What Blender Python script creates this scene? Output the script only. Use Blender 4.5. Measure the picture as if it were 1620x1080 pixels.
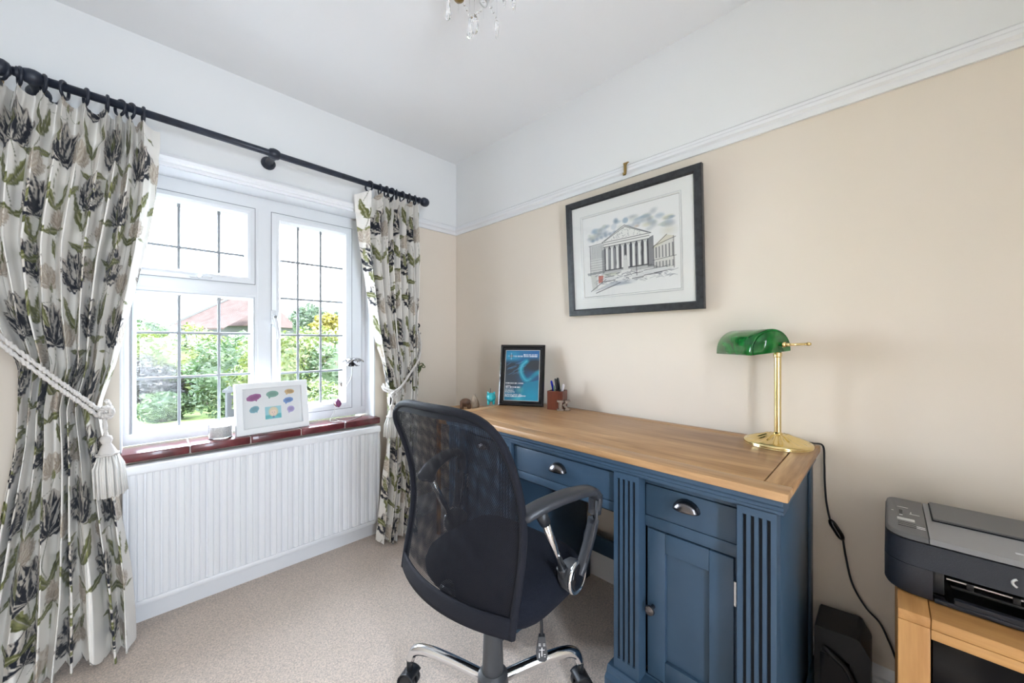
import bpy, bmesh, math, random
import numpy as np
from mathutils import Vector, Matrix
random.seed(7); RNG = np.random.default_rng(11)
PI = math.pi
for o in list(bpy.data.objects): bpy.data.objects.remove(o, do_unlink=True)
SC = bpy.context.scene; COL = SC.collection

# ---------------------------------------------------------------- camera
FPX = 592.0
FW = Vector((.7053, .7089, 0)).normalized(); RT = Vector((FW.y, -FW.x, 0))
CAM = Vector((-1.588, -2.158, 1.137))
cd = bpy.data.cameras.new('camera'); cd.sensor_width = 36; cd.lens = 36 * FPX / 1620; cd.clip_start = .02; cd.clip_end = 300
camo = bpy.data.objects.new('camera', cd); COL.objects.link(camo)
camo.matrix_world = Matrix(((RT.x, 0, -FW.x, CAM.x), (RT.y, 0, -FW.y, CAM.y), (0, 1, 0, CAM.z), (0, 0, 0, 1)))
SC.camera = camo
def cs(r, f, z): return Vector((CAM.x + r*RT.x + f*FW.x, CAM.y + r*RT.y + f*FW.y, z))   # metres right / ahead of the viewpoint

# ---------------------------------------------------------------- world, sun, exposure
w = bpy.data.worlds.new('world'); SC.world = w; w.use_nodes = True
bg = w.node_tree.nodes['Background']; bg.inputs[0].default_value = (.775, .895, 1.045, 1); bg.inputs[1].default_value = 16.0
sd = bpy.data.lights.new('sun', 'SUN'); sd.energy = 10.0; sd.angle = .02; sd.color = (1, .95, .86)
so = bpy.data.objects.new('sun', sd); COL.objects.link(so)
so.rotation_euler = Vector((-.35, .62, -.70)).to_track_quat('-Z', 'Y').to_euler()
# sampling guides for daylight through the leaded window and the added rear one (portals emit nothing themselves)
B0, B1, B2, B3 = -1.62, -1.26, .12, 2.05          # tall narrow window added for fill light, in the unseen wall behind the viewpoint: x0, x1, z0, z1
for pl_, ps_, pr_ in (((-1.115, .32, 1.29), (1.06, 1.22), (-PI/2, 0, 0)), (((B0+B1)/2, -3.36, (B2+B3)/2), (B1-B0+.02, B3-B2+.02), (PI/2, 0, 0))):
    pd_ = bpy.data.lights.new('window_portal', 'AREA'); pd_.shape = 'RECTANGLE'; pd_.size, pd_.size_y = ps_
    po = bpy.data.objects.new('window_portal', pd_); COL.objects.link(po); po.location = pl_; po.rotation_euler = pr_
    pd_.cycles.is_portal = True
SC.view_settings.view_transform = 'Standard'; SC.view_settings.look = 'None'
SC.view_settings.gamma = 1; SC.view_settings.use_curve_mapping = False
SC.view_settings.exposure = 1.0

# ---------------------------------------------------------------- materials
def new_mat(name):
    m = bpy.data.materials.new(name); m.use_nodes = True
    nt = m.node_tree; return m, nt, nt.nodes['Principled BSDF']
def mat(name, col, rough=.5, metal=0, noise=None, bump=None, spec=.5, coat=0, trans=0, sheen=0, emit=None, alpha=1, ior=1.45):
    """noise=(scale, amount, stretch xyz); bump=(scale, strength, stretch)"""
    m, nt, b = new_mat(name); N, L = nt.nodes, nt.links
    c = (col[0], col[1], col[2], 1)
    b.inputs['Base Color'].default_value = c; b.inputs['Roughness'].default_value = rough; b.inputs['Metallic'].default_value = metal
    b.inputs['Specular IOR Level'].default_value = spec; b.inputs['Coat Weight'].default_value = coat; b.inputs['IOR'].default_value = ior
    b.inputs['Transmission Weight'].default_value = trans; b.inputs['Sheen Weight'].default_value = sheen
    if emit: b.inputs['Emission Color'].default_value = (*emit[:3], 1); b.inputs['Emission Strength'].default_value = emit[3]
    if noise or bump: tc = N.new('ShaderNodeTexCoord')
    def tex(sc, st):
        mp = N.new('ShaderNodeMapping'); mp.inputs['Scale'].default_value = st
        L.new(tc.outputs['Object'], mp.inputs[0])
        n = N.new('ShaderNodeTexNoise'); n.inputs['Scale'].default_value = sc; n.inputs['Detail'].default_value = 4
        L.new(mp.outputs[0], n.inputs['Vector']); return n
    if noise:
        n = tex(noise[0], noise[2] if len(noise) > 2 else (1, 1, 1))
        r = N.new('ShaderNodeValToRGB'); a = noise[1]
        r.color_ramp.elements[0].position = .3; r.color_ramp.elements[1].position = .7
        r.color_ramp.elements[0].color = (*[max(0, x*(1-a)) for x in col], 1); r.color_ramp.elements[1].color = (*[min(1, x*(1+a)) for x in col], 1)
        L.new(n.outputs['Fac'], r.inputs[0]); L.new(r.outputs[0], b.inputs['Base Color'])
    if bump:
        n = tex(bump[0], bump[2] if len(bump) > 2 else (1, 1, 1))
        bp = N.new('ShaderNodeBump'); bp.inputs['Strength'].default_value = bump[1]; bp.inputs['Distance'].default_value = .004
        L.new(n.outputs['Fac'], bp.inputs['Height']); L.new(bp.outputs[0], b.inputs['Normal'])
    return m
def wood(name, c1, c2, axis=1, scale=9, rough=.42, coat=.15):
    """long-grained timber, grain running along axis"""
    m, nt, b = new_mat(name); N, L = nt.nodes, nt.links
    tc = N.new('ShaderNodeTexCoord'); mp = N.new('ShaderNodeMapping')
    s = [1, 1, 1]; s[axis] = .09; mp.inputs['Scale'].default_value = s
    L.new(tc.outputs['Object'], mp.inputs[0])
    n1 = N.new('ShaderNodeTexNoise'); n1.inputs['Scale'].default_value = scale; n1.inputs['Detail'].default_value = 6; n1.inputs['Distortion'].default_value = 1.2
    n2 = N.new('ShaderNodeTexNoise'); n2.inputs['Scale'].default_value = scale*14; n2.inputs['Detail'].default_value = 3
    L.new(mp.outputs[0], n1.inputs['Vector']); L.new(mp.outputs[0], n2.inputs['Vector'])
    mx = N.new('ShaderNodeMath'); mx.operation = 'MULTIPLY_ADD'; mx.inputs[1].default_value = .35
    L.new(n2.outputs['Fac'], mx.inputs[0]); L.new(n1.outputs['Fac'], mx.inputs[2])
    r = N.new('ShaderNodeValToRGB'); r.color_ramp.elements[0].position = .50; r.color_ramp.elements[1].position = .86
    r.color_ramp.elements[0].color = (*c1, 1); r.color_ramp.elements[1].color = (*c2, 1)
    L.new(mx.outputs[0], r.inputs[0]); L.new(r.outputs[0], b.inputs['Base Color'])
    bp = N.new('ShaderNodeBump'); bp.inputs['Strength'].default_value = .12; bp.inputs['Distance'].default_value = .002
    L.new(n2.outputs['Fac'], bp.inputs['Height']); L.new(bp.outputs[0], b.inputs['Normal'])
    b.inputs['Roughness'].default_value = rough; b.inputs['Coat Weight'].default_value = coat; b.inputs['Coat Roughness'].default_value = .25
    return m
def vcol_mat(name, rough=.8, bump=None, sheen=0):
    """printed surface: the print is stored as a colour attribute on the mesh"""
    m, nt, b = new_mat(name); N, L = nt.nodes, nt.links
    a = N.new('ShaderNodeVertexColor'); a.layer_name = 'print'; L.new(a.outputs['Color'], b.inputs['Base Color'])
    b.inputs['Roughness'].default_value = rough; b.inputs['Sheen Weight'].default_value = sheen
    b.inputs['Specular IOR Level'].default_value = .2
    if bump:
        tc = N.new('ShaderNodeTexCoord'); n = N.new('ShaderNodeTexNoise'); n.inputs['Scale'].default_value = bump[0]
        L.new(tc.outputs['Object'], n.inputs['Vector'])
        bp = N.new('ShaderNodeBump'); bp.inputs['Strength'].default_value = bump[1]; bp.inputs['Distance'].default_value = .002
        L.new(n.outputs['Fac'], bp.inputs['Height']); L.new(bp.outputs[0], b.inputs['Normal'])
    return m
def pane_mat(name, refl=.06, tint=(1, 1, 1)):
    m, nt, b = new_mat(name); N, L = nt.nodes, nt.links; N.remove(b)
    t = N.new('ShaderNodeBsdfTransparent'); t.inputs[0].default_value = (*tint, 1)
    g = N.new('ShaderNodeBsdfGlossy'); g.inputs['Roughness'].default_value = .01
    lw = N.new('ShaderNodeLayerWeight'); lw.inputs[0].default_value = .5
    pw_ = N.new('ShaderNodeMath'); pw_.operation = 'POWER'; pw_.inputs[1].default_value = 4; L.new(lw.outputs['Facing'], pw_.inputs[0])
    fr = N.new('ShaderNodeMath'); fr.operation = 'MULTIPLY_ADD'; fr.inputs[1].default_value = .5; fr.inputs[2].default_value = refl*.4; L.new(pw_.outputs[0], fr.inputs[0])
    mx = N.new('ShaderNodeMixShader'); L.new(fr.outputs[0], mx.inputs[0]); L.new(t.outputs[0], mx.inputs[1]); L.new(g.outputs[0], mx.inputs[2])
    L.new(mx.outputs[0], N['Material Output'].inputs[0]); return m
def mesh_fabric(name, col, cells, open_=.42):
    """woven net with open holes, laid out on the cloth's own UVs"""
    m, nt, b = new_mat(name); N, L = nt.nodes, nt.links
    b.inputs['Base Color'].default_value = (*col, 1); b.inputs['Roughness'].default_value = .55; b.inputs['Sheen Weight'].default_value = .0; b.inputs['Specular IOR Level'].default_value = .25
    uv = N.new('ShaderNodeUVMap'); sp = N.new('ShaderNodeSeparateXYZ'); L.new(uv.outputs[0], sp.inputs[0])
    def wave(o, k, row=None):
        a = N.new('ShaderNodeMath'); a.operation = 'MULTIPLY'; a.inputs[1].default_value = k; L.new(o, a.inputs[0])
        if row is not None:
            q = N.new('ShaderNodeMath'); q.operation = 'ADD'; L.new(a.outputs[0], q.inputs[0]); L.new(row, q.inputs[1]); a = q
        f = N.new('ShaderNodeMath'); f.operation = 'FRACT'; L.new(a.outputs[0], f.inputs[0])
        s = N.new('ShaderNodeMath'); s.operation = 'SUBTRACT'; s.inputs[1].default_value = .5; L.new(f.outputs[0], s.inputs[0])
        p = N.new('ShaderNodeMath'); p.operation = 'ABSOLUTE'; L.new(s.outputs[0], p.inputs[0]); return p.outputs[0]
    fl = N.new('ShaderNodeMath'); fl.operation = 'MULTIPLY'; fl.inputs[1].default_value = cells[1]; L.new(sp.outputs[1], fl.inputs[0])
    f2 = N.new('ShaderNodeMath'); f2.operation = 'FLOOR'; L.new(fl.outputs[0], f2.inputs[0])
    f3 = N.new('ShaderNodeMath'); f3.operation = 'MULTIPLY'; f3.inputs[1].default_value = .5; L.new(f2.outputs[0], f3.inputs[0])
    a = wave(sp.outputs[0], cells[0], f3.outputs[0]); c = wave(sp.outputs[1], cells[1])
    mxm = N.new('ShaderNodeMath'); mxm.operation = 'MAXIMUM'; L.new(a, mxm.inputs[0]); L.new(c, mxm.inputs[1])
    lt = N.new('ShaderNodeMath'); lt.operation = 'LESS_THAN'; lt.inputs[1].default_value = open_*.5 + .1; L.new(mxm.outputs[0], lt.inputs[0])
    t = N.new('ShaderNodeBsdfTransparent'); mx = N.new('ShaderNodeMixShader')
    L.new(lt.outputs[0], mx.inputs[0]); L.new(b.outputs[0], mx.inputs[1]); L.new(t.outputs[0], mx.inputs[2])
    L.new(mx.outputs[0], N['Material Output'].inputs[0]); return m

M = {}
M['cream'] = mat('cream_wall_paint', (.765, .68, .58), .85, noise=(3, .012), bump=(60, .05), spec=.2)
M['white_wall'] = mat('white_wall_paint', (.80, .80, .79), .85, bump=(60, .05), spec=.2)
M['ceiling'] = mat('ceiling_paint', (.87, .87, .87), .9, bump=(50, .05), spec=.15)
M['gloss'] = mat('white_gloss_paint', (.80, .80, .81), .32)
M['upvc'] = mat('white_plastic_frame', (.76, .77, .785), .25)
M['carpet'] = mat('beige_carpet', (.72, .60, .51), .95, noise=(205, .28), bump=(420, .9), spec=.05, sheen=.2)
M['tile'] = mat('oxblood_sill_tile', (.115, .018, .02), .28, noise=(14, .5), bump=(30, .1), coat=.3)
M['mortar'] = mat('pale_mortar', (.55, .5, .47), .9)
M['rad'] = mat('radiator_enamel', (.80, .80, .81), .3)
M['pane'] = pane_mat('window_pane_glass', .012); M['glazing'] = pane_mat('picture_glass', .06)
M['lead'] = mat('lead_came', (.25, .26, .27), .5, metal=.4)
M['chrome'] = mat('chrome', (.82, .83, .85), .1, metal=1)
M['steel'] = mat('satin_steel', (.6, .6, .6), .3, metal=1)
M['rod'] = mat('dark_blue_painted_wood', (.022, .027, .042), .38, noise=(40, .3))
M['fabric'] = vcol_mat('tulip_print_linen', .85, (900, .25), .1)
M['rope'] = mat('cream_cord', (.66, .62, .58), .8, bump=(300, .3))
M['tassel'] = mat('cream_tassel_thread', (.76, .73, .68), .8, bump=(300, .3, (1, 1, .1)))
M['iron'] = mat('black_iron', (.02, .02, .022), .45, metal=.6)
M['verdigris'] = mat('green_metal', (.10, .14, .05), .5, metal=.3)
M['oak'] = wood('oak_grain_lengthways', (.25, .118, .043), (.52, .305, .142), 1)
M['oakx'] = wood('oak_grain_crossways', (.25, .122, .047), (.52, .31, .147), 0)
M['oakz'] = wood('oak_grain_upright', (.42, .20, .06), (.62, .34, .12), 2)
M['oaky'] = wood('golden_oak_lengthways', (.42, .20, .06), (.62, .34, .12), 1)
M['oakd'] = wood('golden_oak_top', (.40, .19, .055), (.58, .31, .11), 0)
M['blue'] = mat('slate_blue_paint', (.040, .076, .122), .38, noise=(5, .08), spec=.45)
M['groove'] = mat('dark_joint_and_shade', (.006, .009, .014), .8)
M['pewter'] = mat('antique_pewter', (.16, .15, .155), .25, metal=1)
M['black'] = mat('black_plastic', (.016, .017, .02), .4)
M['gloss_black'] = mat('gloss_black_plastic', (.008, .008, .01), .12)
M['charcoal'] = mat('charcoal_plastic', (.055, .056, .06), .42)
M['armpad'] = mat('black_arm_plastic', (.03, .032, .038), .33, bump=(500, .15))
M['net'] = mesh_fabric('black_net_fabric', (.009, .010, .016), (88, 112), .46)
M['netrim'] = mat('black_woven_band', (.012, .013, .02), .6, bump=(700, .8), spec=.25)
M['seatfab'] = mat('black_seat_fabric', (.010, .012, .02), .8, bump=(520, .9), spec=.2)
M['brass'] = mat('polished_brass', (.82, .66, .33), .16, metal=1)
M['antique_brass'] = mat('aged_brass', (.35, .24, .09), .35, metal=1)
M['navy_print'] = mat('printer_body_plastic', (.020, .023, .032), .42, bump=(900, .2))
M['silver_print'] = mat('printer_lid_plastic', (.30, .30, .305), .35, bump=(900, .15))
M['silver2'] = mat('printer_panel_plastic', (.14, .14, .145), .38, bump=(900, .15))
M['door_glass'] = mat('dark_door_glass', (.004, .004, .005), .15, spec=.12)
M['lcd'] = mat('pale_display', (.62, .64, .64), .3)
M['white'] = mat('white_paint', (.82, .82, .81), .45)
M['paper'] = mat('white_card', (.82, .82, .81), .8)
M['matboard'] = mat('off_white_mount', (.80, .79, .75), .9)
M['frame_dark'] = mat('black_stained_frame', (.028, .030, .034), .38, noise=(60, .4))
M['print'] = vcol_mat('printed_sheet', .55)
M['mahog'] = wood('red_brown_wood', (.09, .018, .008), (.17, .04, .018), 2, 20, .35)
M['teal'] = mat('teal_glaze', (.02, .42, .47), .12, coat=.5)
M['bronze'] = mat('bronze_grey_metal', (.22, .17, .13), .35, metal=.55, noise=(60, .3))
M['glass'] = mat('clear_crystal', (1, 1, 1), .02, trans=1, ior=1.5)
M['bright_steel'] = mat('brushed_bright_steel', (.42, .42, .44), .22, metal=1)
M['wax'] = mat('white_wax', (.82, .8, .79), .5, noise=(220, .18), bump=(220, .9))
def green_glass():
    m, nt, b = new_mat('green_cased_glass'); N, L = nt.nodes, nt.links
    tc = N.new('ShaderNodeTexCoord'); n = N.new('ShaderNodeTexNoise'); n.inputs['Scale'].default_value = 9; n.inputs['Distortion'].default_value = 2.5
    L.new(tc.outputs['Object'], n.inputs['Vector']); r = N.new('ShaderNodeValToRGB')
    r.color_ramp.elements[0].position = .35; r.color_ramp.elements[1].position = .7
    r.color_ramp.elements[0].color = (.002, .075, .012, 1); r.color_ramp.elements[1].color = (.008, .20, .03, 1)
    L.new(n.outputs['Fac'], r.inputs[0]); L.new(r.outputs[0], b.inputs['Base Color'])
    b.inputs['Roughness'].default_value = .08; b.inputs['Coat Weight'].default_value = .15; return m
M['green'] = green_glass()

# ---------------------------------------------------------------- object helpers
OFF = {}
def link(o, parent=None):
    COL.objects.link(o)
    if parent is not None: o.parent = parent
    return o
def tag(o, label=None, cat=None, group=None, kind=None):
    if label: o['label'] = label
    if cat: o['category'] = cat
    if group: o['group'] = group
    if kind: o['kind'] = kind
    return o
def thing(name, loc, label, cat, group=None, rot=None, local=False):
    o = bpy.data.objects.new(name, None); o.empty_display_size = .05; COL.objects.link(o)
    o.location = loc; OFF[o.name] = Vector((0, 0, 0)) if local else Vector(loc)
    if rot is not None: o.rotation_euler = rot
    return tag(o, label, cat, group)
def off_of(parent): return OFF.get(parent.name, Vector((0, 0, 0))) if parent is not None else Vector((0, 0, 0))
def make(name, verts, faces, material, parent=None, smooth=False, uv=None, kind=None, label=None, centre=True):
    """one mesh object; coordinates are world ones unless the parent is a locally built thing"""
    off = off_of(parent); me = bpy.data.meshes.new(name)
    V = [Vector(v) - off for v in verts]
    c = Vector((0, 0, 0))
    if parent is None and centre and V:
        lo = Vector([min(v[i] for v in V) for i in range(3)]); hi = Vector([max(v[i] for v in V) for i in range(3)])
        c = Vector(((lo.x+hi.x)/2, (lo.y+hi.y)/2, lo.z)); V = [v - c for v in V]
    me.from_pydata([tuple(v) for v in V], [], faces); me.update()
    if isinstance(material, (list, tuple)):
        for m_ in material: me.materials.append(m_)
    else: me.materials.append(material)
    if smooth:
        for p in me.polygons: p.use_smooth = True
    if uv:
        l = me.uv_layers.new(name='UVMap')
        for lp in me.loops: l.data[lp.index].uv = uv[lp.vertex_index]
    o = bpy.data.objects.new(name, me); link(o, parent); o.location = c
    OFF[o.name] = off if parent is not None else c
    if kind: o['kind'] = kind
    if label: o['label'] = label
    return o
class MB:
    def __init__(s): s.v = []; s.f = []
    def add(s, v, f):
        n = len(s.v); s.v += [Vector(x) for x in v]; s.f += [tuple(i+n for i in q) for q in f]; return s
    def box(s, x0, x1, y0, y1, z0, z1):
        x0, x1 = sorted((x0, x1)); y0, y1 = sorted((y0, y1)); z0, z1 = sorted((z0, z1))
        return s.add([(x0,y0,z0),(x1,y0,z0),(x1,y1,z0),(x0,y1,z0),(x0,y0,z1),(x1,y0,z1),(x1,y1,z1),(x0,y1,z1)],
                     [(0,3,2,1),(4,5,6,7),(0,1,5,4),(1,2,6,5),(2,3,7,6),(3,0,4,7)])
    def bbox(s, x0, x1, y0, y1, z0, z1, b=.003, seg=2):
        """box with rounded edges"""
        t = MB().box(x0, x1, y0, y1, z0, z1); bm = bmesh.new()
        vs = [bm.verts.new(v) for v in t.v]
        for q in t.f: bm.faces.new([vs[i] for i in q])
        bmesh.ops.bevel(bm, geom=bm.edges[:], offset=b, segments=seg, affect='EDGES', profile=.5)
        bm.verts.index_update(); s.add([v.co.copy() for v in bm.verts], [[v.index for v in f.verts] for f in bm.faces]); bm.free(); return s
    def prism(s, poly, axis, a, b):
        """poly: 2-D outline in the two other axes (in x,y,z order), extruded along axis from a to b"""
        n = len(poly)
        def pt(p, q): l = [p[0], p[1]]; l.insert(axis, q); return l
        s.add([pt(p, a) for p in poly] + [pt(p, b) for p in poly],
              [tuple(range(n-1, -1, -1)), tuple(range(n, 2*n))] + [(i, (i+1) % n, n+(i+1) % n, n+i) for i in range(n)]); return s
    def lathe(s, prof, seg=24, origin=(0,0,0), axis=(0,0,1), scale=(1,1)):
        q = Vector((0,0,1)).rotation_difference(Vector(axis).normalized()); o = Vector(origin); n = len(prof); v = []; f = []
        for r, z in prof:
            for k in range(seg):
                a = 2*PI*k/seg; v.append(o + q @ Vector((r*math.cos(a)*scale[0], r*math.sin(a)*scale[1], z)))
        for i in range(n-1):
            for k in range(seg): k2 = (k+1) % seg; f.append((i*seg+k, i*seg+k2, (i+1)*seg+k2, (i+1)*seg+k))
        f.append(tuple(range(seg-1, -1, -1))); f.append(tuple((n-1)*seg+k for k in range(seg))); return s.add(v, f)
    def tube(s, pts, r, seg=8, closed=False):
        pts = [Vector(p) for p in pts]; n = len(pts); rr = r if isinstance(r, (list, tuple)) else [r]*n
        T = []
        for i in range(n):
            a = pts[(i-1) % n] if (closed or i > 0) else pts[i]; b = pts[(i+1) % n] if (closed or i < n-1) else pts[i]
            T.append((b-a).normalized())
        up = Vector((0,0,1)) if abs(T[0].z) < .9 else Vector((1,0,0)); N_ = (up - T[0]*up.dot(T[0])).normalized(); v = []; f = []
        for i in range(n):
            N_ = (N_ - T[i]*N_.dot(T[i])).normalized(); B_ = T[i].cross(N_)
            for k in range(seg): a = 2*PI*k/seg; v.append(pts[i] + (N_*math.cos(a) + B_*math.sin(a))*rr[i])
        for i in range(n if closed else n-1):
            for k in range(seg):
                j = (i+1) % n; k2 = (k+1) % seg; f.append((i*seg+k, i*seg+k2, j*seg+k2, j*seg+k))
        if not closed: f.append(tuple(range(seg-1, -1, -1))); f.append(tuple((n-1)*seg+k for k in range(seg)))
        return s.add(v, f)
    def ring(s, x0, x1, z0, z1, prof, plane=1):
        """mitred rectangular frame: prof = [(inset, depth)...] swept round the rectangle; plane: 1 -> x/z with depth y, 0 -> y/z with depth x"""
        n = len(prof); v = []; f = []
        for ins, d in prof:
            for a, b in ((x0+ins, z0+ins), (x1-ins, z0+ins), (x1-ins, z1-ins), (x0+ins, z1-ins)):
                v.append((a, d, b) if plane == 1 else (d, a, b))
        for i in range(n):
            j = (i+1) % n
            for k in range(4): k2 = (k+1) % 4; f.append((i*4+k, i*4+k2, j*4+k2, j*4+k))
        return s.add(v, f)
    def grid(s, P):
        """P[i][j] points -> quad sheet"""
        a, b = len(P), len(P[0]); return s.add([p for r in P for p in r], [(i*b+j, i*b+j+1, (i+1)*b+j+1, (i+1)*b+j) for i in range(a-1) for j in range(b-1)])
    def put(s, name, m, parent=None, smooth=False, **k): return make(name, s.v, s.f, m, parent, smooth, **k)
def shade_angle(o, deg=35):
    me = o.data
    for p in me.polygons: p.use_smooth = True
    try: me.set_sharp_from_angle(angle=math.radians(deg))
    except Exception: pass
    return o
def spline(pts, n):
    """smooth curve through points"""
    P = [Vector(p) for p in pts]; out = []; m = len(P)-1
    for k in range(n):
        t = k/(n-1)*m; i = min(int(t), m-1); u = t-i
        a = P[max(i-1, 0)]; b = P[i]; c = P[i+1]; d = P[min(i+2, m)]
        out.append(.5*((2*b) + (c-a)*u + (2*a-5*b+4*c-d)*u*u + (3*b-a-3*c+d)*u**3))
    return out
def struct(o, label=None): o['kind'] = 'structure'; return tag(o, label)
def colour_sheet(name, pts, nu, nv, cols, material, parent, smooth=True, thick=0):
    """dense sheet with a print held per point; pts (nv*nu,3), cols (nv*nu,3)"""
    off = off_of(parent); V = np.asarray(pts, np.float32) - np.array(off, np.float32)
    loc = Vector((0, 0, 0))
    if parent is None:
        c = (V.min(0)+V.max(0))/2; c[2] = V.min(0)[2]; V = V - c; loc = Vector([float(q) for q in c])
    i = np.arange((nv-1)*(nu-1)); r = i//(nu-1); c_ = i % (nu-1); a = r*nu+c_
    F = np.stack([a, a+1, a+nu+1, a+nu], 1).astype(np.int32)
    me = bpy.data.meshes.new(name); me.vertices.add(len(V)); me.vertices.foreach_set('co', V.astype(np.float32).ravel())
    me.loops.add(F.size); me.loops.foreach_set('vertex_index', F.ravel()); me.polygons.add(len(F))
    me.polygons.foreach_set('loop_start', (np.arange(len(F))*4).astype(np.int32)); me.polygons.foreach_set('loop_total', np.full(len(F), 4, np.int32))
    me.polygons.foreach_set('use_smooth', np.full(len(F), smooth)); me.update(calc_edges=True)
    at = me.color_attributes.new('print', 'FLOAT_COLOR', 'POINT'); C4 = np.ones((len(V), 4), np.float32); C4[:, :3] = cols
    at.data.foreach_set('color', C4.ravel()); me.materials.append(material); me.validate()
    o = bpy.data.objects.new(name, me); link(o, parent); o.location = loc; OFF[o.name] = off if parent is not None else loc
    if thick: sm = o.modifiers.new('thickness', 'SOLIDIFY'); sm.thickness = thick
    return o

# ================================================================ THE ROOM
XL, YB, CH = -2.25, -3.05, 2.388          # left wall, wall behind the viewpoint, ceiling height
RZ = 1.885                                # underside of the picture rail: cream below, white above
WX0, WX1, WZ0, WZ1 = -1.645, -.594, .656, 1.885   # window opening
def wall_mesh(name, boxes, label):
    mb = MB(); n = []
    for b in boxes:
        mb.box(*b); n += [1 if b[4] >= RZ - 1e-4 else 0]*6
    o = mb.put(name, [M['cream'], M['white_wall']])
    for p, k in zip(o.data.polygons, n): p.material_index = k
    return struct(o, label)
T = .28
wall_mesh('wall_window', [(XL-T, WX0, 0, T, -.05, RZ), (WX1, T, 0, T, -.05, RZ), (WX0, WX1, 0, T, -.05, WZ0), (XL-T, T, 0, T, RZ, CH+.1)], 'cream wall with the leaded window, white above the picture rail')
wall_mesh('wall_right', [(0, T, YB-T, 0, -.05, RZ), (0, T, YB-T, 0, RZ, CH+.1)], 'cream wall behind the desk, white above the picture rail')
wall_mesh('wall_left', [(XL-T, XL, YB-T, 0, -.05, RZ), (XL-T, XL, YB-T, 0, RZ, CH+.1)], 'plain wall on the left')
wall_mesh('wall_back', [(XL, B0, YB-T, YB, -.05, CH+.1), (B1, 0, YB-T, YB, -.05, CH+.1), (B0, B1, YB-T, YB, -.05, B2), (B0, B1, YB-T, YB, B3, CH+.1)], 'plain wall behind the viewpoint')
struct(MB().box(XL, 0, YB, 0, -.05, 0).put('floor', M['carpet']), 'beige fitted carpet')
struct(MB().box(XL-T, T, YB-T, T, CH, CH+.12).put('ceiling', M['ceiling']), 'plain white ceiling')
# picture rail: swept moulding
RP = [(0, 1.883), (-.010, 1.883), (-.013, 1.895), (-.013, 1.902), (-.021, 1.910), (-.021, 1.921), (-.017, 1.927), (-.017, 1.936), (-.008, 1.944), (0, 1.947)]
struct(shade_angle(MB().prism(RP, 1, YB, 0).put('trim_1', M['gloss']), 25), 'white picture rail on the desk wall')
def yz(p): return [(a, b) for a, b in p]
struct(shade_angle(MB().prism(yz(RP), 0, -.50, 0).put('trim_2', M['gloss']), 25), 'white picture rail beside the window')
struct(shade_angle(MB().prism(yz(RP), 0, XL, -1.76).put('trim_3', M['gloss']), 25), 'white picture rail left of the window')
HP = [(0, 1.880), (-.012, 1.880), (-.016, 1.888), (-.016, 1.893), (-.030, 1.900), (-.034, 1.912), (-.030, 1.924), (-.012, 1.930), (0, 1.930)]
struct(shade_angle(MB().prism(HP, 0, -1.74, -.52).put('trim_4', M['gloss']), 25), 'white moulding over the window head')
BP = [(0, 0), (-.018, 0), (-.018, .115), (-.014, .122), (-.016, .132), (-.012, .142), (-.006, .150), (0, .158)]
struct(shade_angle(MB().prism(BP, 1, YB, 0).put('baseboard_right', M['gloss']), 25), 'white skirting board under the desk wall')
BP2 = [(0, 0), (-.018, 0), (-.018, .108), (-.012, .124), (0, .13)]
struct(shade_angle(MB().prism(BP2, 0, XL, 0).put('baseboard_window', M['gloss']), 25), 'white skirting board under the window')
struct(MB().prism([(XL, 0), (XL+.018, 0), (XL+.018, .14), (XL, .15)], 1, YB, 0).put('baseboard_left', M['gloss']))
# plastic lining of the window reveal
struct(MB().box(WX1-.009, WX1-.0005, -.004, .12, .692, 1.885).put('trim_5', M['upvc']), 'white lining of the right window reveal')
struct(MB().box(WX0+.0005, WX0+.006, -.004, .12, .692, 1.885).put('trim_6', M['upvc']), 'white lining of the left window reveal')
struct(MB().box(WX0+.0005, WX1-.0005, -.004, .12, 1.876, 1.8845).put('trim_7', M['upvc']), 'white lining over the window')

# ---------------------------------------------------------------- window
win = thing('window_1', (-1.12, .12, .692), 'white plastic framed window with leaded panes', None); win['kind'] = 'structure'
YF = .12
def prof(w_, y0=YF, back=.20, bev=.012): return [(0, back), (0, y0), (w_-bev, y0), (w_, y0+.016), (w_, back)]
MB().ring(-1.6445, -.5945, .694, 1.8845, prof(.036)).put('outer_frame', M['upvc'], win)
mb = MB().box(-1.172, -1.100, YF-.0045, .20, .735, 1.8115)
mb.box(-1.160, -1.112, YF-.009, YF-.003, .735, 1.8112); mb.put('mullion', M['upvc'], win)
mb = MB().box(-1.612, -1.172, YF-.003, .20, 1.362, 1.427); mb.box(-1.612, -1.172, YF-.008, YF-.002, 1.376, 1.416); mb.put('transom', M['upvc'], win)
MB().box(-.685, -.628, YF-.002, .20, .735, 1.8115).put('frame_stile', M['upvc'], win)
MB().box(-1.6435, -.5955, YF-.004, .20, 1.8118, 1.868).put('frame_head', M['upvc'], win)
MB().box(-1.6435, -.5955, YF-.006, .20, .6945, .742).put('frame_sill', M['upvc'], win)
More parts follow.
